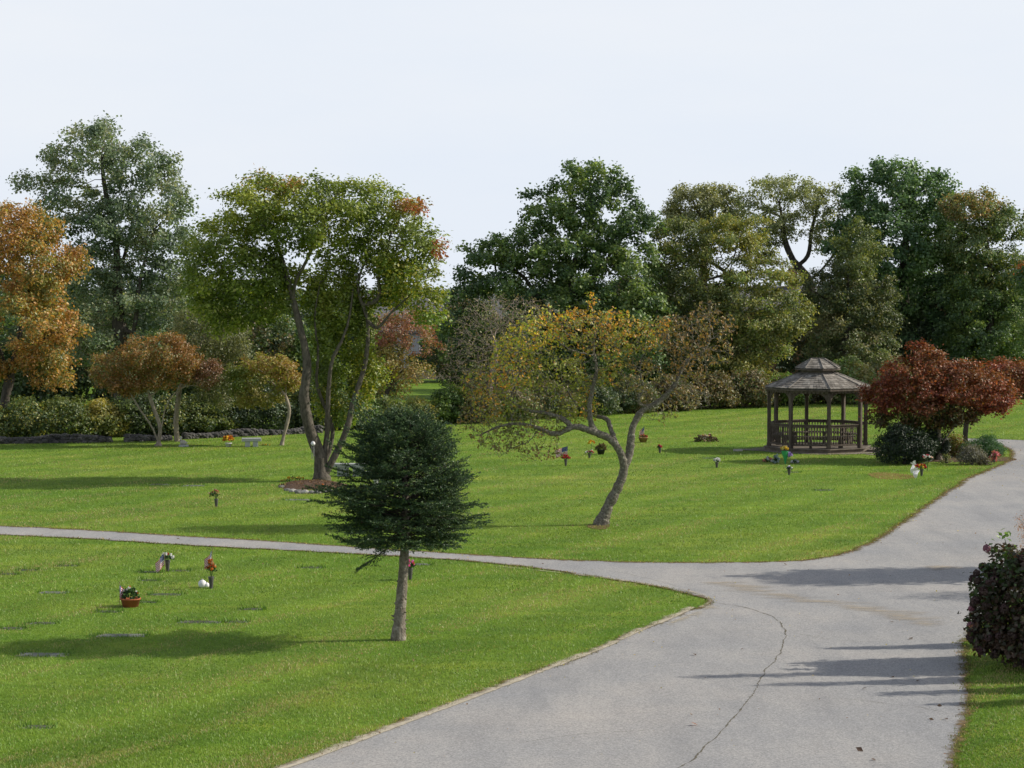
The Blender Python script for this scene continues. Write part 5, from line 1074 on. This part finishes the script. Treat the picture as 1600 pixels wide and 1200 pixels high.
# granite benches
def bench(px, py, L_, h, label, rz=0):
    t = mk(label, px, py, 'bench', 'granite_bench'); t.rotation_euler[2] = rz
    b = MB(); b.box((0, 0, h - .06), (L_, .42, .12)); b.build('seat', GRAN_L, t, bevel=.012)
    for sx in (-1, 1): b = MB(); b.box((sx * L_ * .2, 0, (h - .12) / 2), (L_ * .26, .34, h - .124)); b.build('leg', GRAN_L, t, bevel=.01)
bench(393, 698, .76, .34, 'pale granite bench on the upper lawn near the small crooked tree', .12)
bench(548, 744, 1.3, .42, 'grey stone bench half hidden behind the spruce crown', -.1)
for px, py, lab in ((577, 748, 'white urn behind the spruce crown near the stone bench'), (588, 756, 'second white urn further right behind the spruce crown')):
    t = mk(lab, px, py, 'urn', 'white_urn'); b = MB(); b.lathe((0, 0, 0), [(.07, 0), (.05, .04), (.1, .12), (.12, .22), (.13, .24)], 12); b.build('body', WHITE, t, True)
t = mk('short pale timber board lying at the gravel left of the gazebo', 1153, 705, 'board', 'timber_board'); b = MB(); b.box((0, 0, .04), (.34, .12, .08), .2); b.box((0.02, .1, .03), (.3, .05, .05), .15); b.build('board', STONE_L, t, bevel=.006)

# flags
def small_flag(px, py, sh, fw, fh, label, lean=(0.0, 0.0), side=-1, z0=0.0, seed=0, droop=.8):
    p = G(px, py); t = thing('small_flag', (p[0], p[1] - .0, z0), label, 'flag', 'small striped flags on graves'); b = MB()
    top = np.array([lean[0], lean[1], sh]); b.tube([(0, 0, 0), top], .005, 5); b.lathe(top, [(.004, 0), (.010, .012), (.002, .03)], 6); b.build('stick', flat_mat('stick_wood', (.25, .18, .1)), t)
    rs = random.Random(seed); nu, nv = 12, 13; V = []
    for v in range(nv + 1):
        hp = top * (1 - (1 - v / nv) * fh / sh) - top * .02
        for u in range(nu + 1):
            f = u / nu; ph = seed
            V.append(hp + np.array([side * f * fw * (1 - droop * .55), .035 * math.sin(6.5 * f + ph + v * .08) * (.3 + f), -f * fw * droop * .75]) + np.array([side * .02 * math.sin(5 * f + ph), 0, 0]))
    F = []; M = []
    for v in range(nv):
        for u in range(nu): F.append((v * (nu + 1) + u, v * (nu + 1) + u + 1, (v + 1) * (nu + 1) + u + 1, (v + 1) * (nu + 1) + u)); M.append(2 if (v >= 6 and u < 5) else (0 if v % 2 == 0 else 1))
    W = np.array(V)
    for r in range(6):        # stars of the canton, on both faces of the cloth
        for c in range(5 if r % 2 else 4):
            uu = (c + (.6 if r % 2 else 1.0)) / 5.2 * 5; vv = 6.4 + r * 1.05; iu, iv = min(int(uu), nu - 1), min(int(vv), nv - 1); fu, fv = uu - iu, vv - iv
            g = lambda a, b_: W[b_ * (nu + 1) + a]
            q = g(iu, iv) * (1 - fu) * (1 - fv) + g(iu + 1, iv) * fu * (1 - fv) + g(iu, iv + 1) * (1 - fu) * fv + g(iu + 1, iv + 1) * fu * fv
            eu = g(iu + 1, iv) - g(iu, iv); ev = g(iu, iv + 1) - g(iu, iv); nn = np.cross(eu, ev); nn /= np.linalg.norm(nn)
            for s_ in (-.002, .002):
                k = len(V); 
                for a in range(10): rr = .008 if a % 2 == 0 else .0035; V.append(q + nn * s_ + eu / np.linalg.norm(eu) * rr * math.sin(a * math.pi / 5) + ev / np.linalg.norm(ev) * rr * math.cos(a * math.pi / 5))
                F.append(tuple(range(k, k + 10))); M.append(1)
    me = bpy.data.meshes.new('cloth'); me.from_pydata([tuple(v) for v in V], [], F)
    for m in (RED, WHT, BLU): me.materials.append(m)
    me.polygons.foreach_set('material_index', M); me.update(); link('cloth', me, t)
small_flag(259, 895, .42, .36, .24, 'small striped flag drooping left of the white and red vase', (-.03, 0), -1, 0, 1, .75)
small_flag(331, 917, .78, .30, .22, 'small striped flag rising out of the orange bouquet', (.02, 0), -1, 0, 2, .85)
small_flag(187, 946, .44, .22, .26, 'small striped flag leaning beside the terracotta flower bowl', (.0, .02), 1, 0, 3, .95)
small_flag(1006, 688, .58, .34, .26, 'small striped flag stuck behind the round tan basket', (.0, 0), -1, 0, 4, .9)
small_flag(885, 724, .62, .5, .30, 'pale striped flag spread out behind the deep red flower vase', (.03, 0), -1, 0, 5, .35)

# wind chime hanging from the tall tree's low limb
Yc = G(504, 752)[1] - .25; q = A(489, 676, Yc); t = thing('wind_chime', q, 'pale wind chime hanging from the lowest left stem of the domed tree', 'wind chime')
b = MB(); b.tube([(-.02, .1, .14), (0, 0, -.28)], .004, 4); b.build('string', METAL, t); b = MB(); b.lathe((0, 0, -.42), [(.02, 0), (.06, .03), (.075, .075), (.05, .125), (.01, .15)], 12); b.build('cap', WHITE, t, True)
for k in range(5): a = k * 1.257; b = MB(); b.tube([(.045 * math.cos(a), .045 * math.sin(a), -.42), (.045 * math.cos(a), .045 * math.sin(a), -.75 - .03 * k)], .008, 6); b.build('tube', METAL, t)

# mound and edging stones of the big tree's bed
def bed():
    c = G(487, 760); rs = np.random.RandomState(4); n = 36; rings = 7; V = [(c[0], c[1], .17)]; 
    for r in range(1, rings + 1):
        for k in range(n):
            a = k * 2 * math.pi / n; f = r / rings; w_ = 1 + .07 * math.sin(3 * a + 1) + .05 * math.sin(5 * a)
            V.append((c[0] + 1.12 * f * w_ * math.cos(a), c[1] + 1.25 * f * w_ * math.sin(a), max(.0, .17 * (1 - f ** 2.2)) + rs.uniform(-.012, .03) * (f < 1) - (.02 if r == rings else 0)))
    T = [(0, 1 + k, 1 + (k + 1) % n) for k in range(n)]; Q = [(1 + (r - 1) * n + k, 1 + r * n + k, 1 + r * n + (k + 1) % n, 1 + (r - 1) * n + (k + 1) % n) for r in range(1, rings) for k in range(n)]
    tag(link('mulch_bed', np_mesh('mulch_bed', V, Q, T, [MULCH], smooth=True)), kind='structure')
    m = 500; a = rs.uniform(0, 6.28, m); f = rs.uniform(0, 1, m) ** .5; P = np.stack([c[0] + 1.05 * f * np.cos(a), c[1] + 1.17 * f * np.sin(a), .17 * (1 - f ** 2.2) + .02], 1)
    V, Q = leaf_quads(P, rs.normal(0, .4, (m, 3)) + np.array([0, 0, 1]), rs.uniform(.02, .05, m), .6, rs)
    pal = np.array([(.12, .07, .04), (.2, .1, .05), (.28, .17, .08), (.06, .04, .02)]); cc = pal[rs.randint(0, 4, m)]
    tag(link('leaf_litter', np_mesh('leaf_litter', V, Q, mats=[LEAF], cols=np.repeat(cc, 4, 0))), 'brown leaf litter lying on the mulch of the tree bed', 'leaves', kind='stuff')
    k = 0
    for px, py, r in ((449, 767, .09), (458, 769, .11), (467, 771, .13), (477, 771, .12), (487, 771, .10), (496, 771, .11), (506, 770, .09), (440, 762, .09), (515, 769, .10)):
        g = G(px, py); b = MB(); b.blob((0, 0, r * .35), (r * 1.2, r * .9, r * .6), seed=px, jit=.13, sub=2); o = b.build('edging_stone', STONE_L if k in (1, 3) else STONE, smooth=False); o.location = g
        tag(o, ['grey edging stone', 'left pale edging stone', 'grey edging stone between two pale ones', 'right pale edging stone', 'grey edging stone', 'grey edging stone', 'grey edging stone', 'grey edging stone', 'grey edging stone'][k] + (' at the front of the tree bed' if k in (1, 2, 3) else ' on the rim of the tree bed mound'), 'stone', 'edging stones of the tree bed'); k += 1
bed()

# ------------------------------------------------------------------ stone walls along the far edge
def wall(P0, P1, h, label, seed, n=900):
    rs = np.random.RandomState(seed); a, c = G(*P0), G(*P1); d = c - a; L_ = np.linalg.norm(d); u = d / L_; v = np.array([-u[1], u[0], 0]); b = MB()
    for i in range(n):
        s_ = rs.uniform(0, L_); z = rs.uniform(0, 1) ** .9 * h * (.85 + .2 * math.sin(s_ * 1.7 + seed)); r = rs.uniform(.06, .13)
        q = u * s_ + v * rs.uniform(-.2, .2) + np.array([0, 0, max(z - r * .4, r * .3)]); b.blob(q, (r * 1.25, r, r * .7), seed=i, jit=.16, sub=1)
    o = b.build('stone_wall', STONE_W); o.location = a; tag(o, label, 'stone wall')
wall((-60, 694), (172, 691), .36, 'dark dry stone wall along the lawn edge at the left', 1)
wall((196, 690), (265, 688), .3, 'short stretch of stone wall behind the small orange tree', 2, 300)
wall((288, 686), (500, 676), .3, 'shaded stone wall behind the granite bench and crooked tree', 3, 1100)

# ------------------------------------------------------------------ houses behind the trees
def brick_mat():
    m, nt = new_mat('brick'); tc = N(nt, 'ShaderNodeTexCoord'); mp = N(nt, 'ShaderNodeMapping'); mp.inputs['Rotation'].default_value = (math.pi / 2, 0, 0); Lk(nt, tc, 'Object', mp, 0)
    br = N(nt, 'ShaderNodeTexBrick', i_Scale=4.0); br.inputs['Color1'].default_value = (.25, .09, .06, 1); br.inputs['Color2'].default_value = (.18, .07, .05, 1); br.inputs['Mortar'].default_value = (.3, .28, .26, 1); Lk(nt, mp, 0, br, 'Vector')
    b = N(nt, 'ShaderNodeBsdfPrincipled', i_Roughness=.9); Lk(nt, br, 'Color', b, 'Base Color'); o = N(nt, 'ShaderNodeOutputMaterial'); Lk(nt, b, 0, o, 0); return m
GLASS = flat_mat('window_glass', (.03, .04, .05), .15, .6); ROOFM = noise_mat('asphalt_shingle', (.10, .10, .105), (.20, .20, .21), 6, .9, .4); CLAP = noise_mat('grey_clapboard', (.36, .37, .38), (.46, .47, .48), 3, .8, .2); TRIM = flat_mat('white_trim', (.72, .72, .7))
def house(px, Y, w_, dp, eave, ridge, wallm, label, wins, chim=None, name='house', rz=0.0):
    Y *= 2.0; x = A(px, base_y(Y), Y)[0]; t = thing(name, (x, Y, 0), label, 'house', rz=rz)
    b = MB(); V = [(-w_ / 2, 0, 0), (w_ / 2, 0, 0), (w_ / 2, dp, 0), (-w_ / 2, dp, 0), (-w_ / 2, 0, eave), (w_ / 2, 0, eave), (w_ / 2, dp, eave), (-w_ / 2, dp, eave), (-w_ / 2, dp / 2, ridge), (w_ / 2, dp / 2, ridge)]
    b.add(V, [(0, 1, 5, 4), (2, 3, 7, 6), (1, 2, 6, 9, 5), (3, 0, 4, 8, 7)]); b.build('wall', wallm, t)
    b = MB(); o_ = .4; k = (ridge - eave) / (dp / 2); V = [(-w_ / 2 - o_, -o_, eave - k * o_), (w_ / 2 + o_, -o_, eave - k * o_), (w_ / 2 + o_, dp / 2, ridge), (-w_ / 2 - o_, dp / 2, ridge), (w_ / 2 + o_, dp + o_, eave - k * o_), (-w_ / 2 - o_, dp + o_, eave - k * o_)]
    V2 = [(a, c, z + .14) for a, c, z in V]; b.add(V + V2, [(0, 3, 2, 1), (3, 5, 4, 2), (6, 7, 8, 9), (9, 8, 10, 11), (0, 1, 7, 6), (1, 2, 8, 7), (2, 4, 10, 8), (4, 5, 11, 10), (5, 3, 9, 11), (3, 0, 6, 9)]); rf = b.build('roof', ROOFM, t)
    if chim: 
        b = MB(); b.box((chim[0], dp * .45, (chim[1] + eave) / 2), (.55, .5, chim[1] - eave)); b.build('chimney', brick_mat(), rf); b = MB(); b.box((chim[0], dp * .45, chim[1] + .06), (.7, .62, .12)); b.build('chimney_cap', TRIM, rf)
    for wx, wz in wins:
        b = MB()
        for bx_ in ((wx, wz + .66, .99, .1), (wx, wz - .66, 1.1, .1), (wx - .45, wz, .09, 1.22), (wx + .45, wz, .09, 1.22), (wx, wz, .81, .05)): b.box((bx_[0], -.03, bx_[1]), (bx_[2], .08, bx_[3]))
        f = b.build('window', TRIM, t); b = MB(); b.box((wx, -.005, wz), (.82, .03, 1.22)); b.build('pane', GLASS, f)
BRK = brick_mat()
house(1222, 70, 9, 7, 4.8, 6.2, BRK, 'red brick house glimpsed through the trees behind the gazebo', [(-3, 1.75), (.15, 1.75), (3, 1.75), (-3, 4.0), (.15, 4.0), (3, 4.0)], (1.05, 7.5), 'brick_house')
house(1075, 72, 8, 7, 4.6, 6.0, CLAP, 'pale grey house glimpsed behind the right side of the leaning tree', [(-2.5, 1.7), (0, 1.7), (2.5, 1.7), (-2.5, 4.1), (2.5, 4.1)], None, 'clapboard_house')
house(665, 84, 11, 8, 3.0, 5.6, CLAP, 'low house with a grey roof far behind the red and yellow tree', [(-3, 1.6), (0, 1.6), (3, 1.6)], None, 'roofed_house')

# ------------------------------------------------------------------ right edge: hydrangea and smoke bush
HD = [(.025, .05, .018), (.04, .07, .022), (.04, .038, .024), (.06, .035, .026)]
hy = tree('hydrangea_bush', (1600, 1040), None, [(1560, 980, 46, 46, 0, .8), (1590, 925, 56, 60, 0, .9), (1575, 885, 34, 34, 0, .6), (1540, 930, 24, 44, -.1, .5), (1660, 975, 70, 60, 0, 1.0), (1650, 890, 60, 50, 0, .8), (1600, 1005, 70, 36, -.2, .8), (1535, 995, 20, 28, 0, .4), (1720, 960, 60, 60, 0, .9)],
     'large dark hydrangea bush with dried mauve flower heads cut by the right edge', 'shrub', stems=[dict(pts=[(1600, 1040, 0), (1595, 1010, 0), (1590, 985, 0)])], n_att=900, n_leaf=13000, leaf=.05, pal=[HD], R=.05, r0=.005, seed=201, sig=.08, step=.13, kill=.2, spread_all=.35, asp=.7, grow=1.0)
def hyd_heads():
    rs = np.random.RandomState(8); m = 110; v = rs.normal(0, 1, (m, 3)); v /= np.linalg.norm(v, axis=1)[:, None]; Vq, Qq = leaf_quads(v * .062 * rs.uniform(.85, 1.05, (m, 1)), v + rs.normal(0, .3, (m, 3)), np.full(m, .020), .8, rs)
    pal = [[(.085, .045, .045), (.06, .035, .035), (.10, .065, .06)], [(.05, .03, .03), (.07, .045, .035)], [(.30, .12, .16), (.24, .10, .14)], [(.42, .2, .1), (.3, .14, .1)]]; MS = []
    for p_ in pal: MS.append(np_mesh('flower_head', Vq, Qq, mats=[PETAL], cols=np.repeat(np.array(p_)[rs.randint(0, len(p_), m)], 4, 0)))
    base = np.array(hy.location); Y = base[1]; k = Y / FP
    B = [(1560, 980, 48, 48, 0, .8), (1590, 925, 58, 62, 0, .9), (1575, 885, 38, 38, 0, .6), (1540, 930, 28, 46, -.1, .5), (1650, 890, 62, 52, 0, .8), (1535, 995, 24, 30, 0, .4), (1610, 1000, 60, 36, -.3, .8)]
    got = 0
    while got < 92:
        b = B[rs.randint(len(B))]; v = rs.normal(0, 1, 3); v /= np.linalg.norm(v); v[1] = -abs(v[1]) if rs.uniform() < .8 else v[1]
        q = A(b[0], b[1], Y + b[4]) - base + v * np.array([b[2] * k, b[5], b[3] * k]) * rs.uniform(.9, 1.04)
        if q[2] < .12: continue
        o = link('flower_head', MS[rs.choice(4, p=[.45, .45, .05, .05])], hy, q); s_ = rs.uniform(.75, 1.25); o.scale = (s_, s_, s_ * .85); o.rotation_euler = tuple(rs.uniform(0, 6.28, 3)); got += 1
    # one stem reaching out to the left with a single purple head and bright leaves
    q0 = A(1572, 875, Y) - base; q1 = A(1542, 857, Y) - base; b = MB(); b.tube([q0, (q0 + q1) / 2 + np.array([0, 0, .06]), q1], [.008, .006, .005], 5); q2 = A(1570, 842, Y) - base; b.tube([q0, (q0 + q2) / 2 + np.array([.03, 0, 0]), q2], [.008, .006, .005], 5); b.build('stem', flat_stem, hy)
    o = link('flower_head', MS[2], hy, q1)
    V, Q = leaf_quads(np.vstack([q2 + rs.normal(0, .07, (16, 3)), q0 + np.array([.03, 0, .05]) + rs.normal(0, .06, (14, 3))]), rs.normal(0, .5, (30, 3)) + np.array([0, -.2, 1]), np.full(30, .055), .55, rs)
    link('bright_leaves', np_mesh('bright_leaves', V, Q, mats=[LEAF], cols=np.tile(np.array([.14, .24, .05]), (120, 1))), hy)
hyd_heads()
tree('smoke_bush', (1668, 930), None, [(1608, 825, 20, 24, 0, .5), (1640, 850, 36, 46, 0, .8), (1615, 850, 22, 26, 0, .5), (1690, 850, 50, 50, 0, .9)], 'feathery pinkish bush rising behind the hydrangea at the right edge', 'shrub',
     n_att=1500, n_leaf=9000, leaf=.022, pal=[[(.30, .13, .12), (.36, .2, .17), (.18, .12, .08)]], R=.04, r0=.003, seed=202, sig=.06, step=.12, kill=.16, asp=.3, grow=1.0, bark=BARK_D)
# trees that stand just outside the right edge and shade the road
tree('street_tree', (1850, 893), None, [(1850, 560, 90, 80, 0, 1.1), (1830, 640, 105, 80, 0, 1.2), (1880, 650, 105, 80, 0, 1.2), (1850, 740, 110, 70, 0, 1.2)], 'roadside tree beyond the right edge shading the road junction', n_att=600, n_leaf=14000, leaf=.08, pal=[G_MID], R=.14, seed=203, sig=.2, grow=1.0)
for i, (xw, Yw, hh) in enumerate([(10.7, 37.8, 3.2), (10.9, 36.5, 3.8), (11.2, 35.5, 5.1), (10.8, 34.6, 4.2), (10.9, 33.7, 3.2), (10.6, 32.7, 2.7)]):
    k = FP / Yw; by_ = base_y(Yw); px = 800 + xw * k * 1.0
    tree('arborvitae', (px, by_), Yw, raw=True, blobs=[(px, by_ - hh * k * .28, .52 * k, hh * k * .28, 0, .42), (px, by_ - hh * k * .55, .36 * k, hh * k * .25, 0, .30), (px, by_ - hh * k * .82, .16 * k, hh * k * .2, 0, .14)], label='narrow evergreen in the row beyond the right edge, number %s from the hydrangea' % ('one', 'two', 'three', 'four', 'five', 'six')[i],
         n_att=260, n_leaf=6500, leaf=.05, pal=[G_DK], R=.05, seed=210 + i, sig=.09, step=.16, kill=.25, spread_all=.5, grow=1.0, group='evergreens beyond the right edge')

# ------------------------------------------------------------------ fallen leaves
def fallen():
    rs = np.random.RandomState(91); P = []; S = []
    def put(q, s_): P.append((q[0], q[1], .022)); S.append(s_)
    for px, py, s_ in [(1085, 1025, .05), (1085, 1135, .055), (1343, 1175, .06), (1423, 1000, .06), (1478, 1126, .045), (1351, 1078, .05), (1160, 1016, .035), (1080, 1120, .03), (1455, 1126, .04), (1102, 1062, .03), (1365, 1190, .04), (1395, 1060, .035), (1227, 884, .05), (1468, 1105, .04), (1434, 1066, .035), (278, 844, .05), (1394, 974, .04)]: put(G(px, py), s_)
    for e, m in ((eU, 900), (eL, 260), (eF, 240)):
        e = e[(e[:, 1] > 26) & (e[:, 1] < 104)]
        for i in rs.randint(0, len(e), m): put(e[i] + rs.normal(0, .13, 2), rs.uniform(.012, .028))
    for i in range(1700):
        Y = 28 + 88 * rs.uniform() ** .8; X = rs.uniform(-.25, .25) * Y; put((X, Y), rs.uniform(.008, .018) * (1 + Y / 120))
    for i in range(350):                                     # beneath the red tree and the leaning tree
        g = G(1520 + rs.normal(0, 40), 735 + rs.normal(0, 8)) if i % 2 else G(930 + rs.normal(0, 70), 822 + rs.normal(0, 10)); put(g, rs.uniform(.015, .03))
    P = np.array(P); m = len(P); P[:, 2] += rs.uniform(0, .02, m)
    pal = np.array([(.30, .16, .06), (.22, .10, .05), (.45, .33, .08), (.14, .07, .04), (.4, .34, .18), (.5, .42, .12)]); cc = pal[rs.randint(0, 6, m)]; cc[:17] = (.10, .06, .045); cc[1] = (.35, .12, .05)
    V, Q = leaf_quads(P, rs.normal(0, .35, (m, 3)) + np.array([0, 0, 1]), np.array(S), .7, rs)
    tag(link('fallen_leaves', np_mesh('fallen_leaves', V, Q, mats=[LEAF], cols=np.repeat(cc, 4, 0))), 'small brown and yellow leaves scattered over road and lawn', 'leaves', kind='stuff')
fallen()
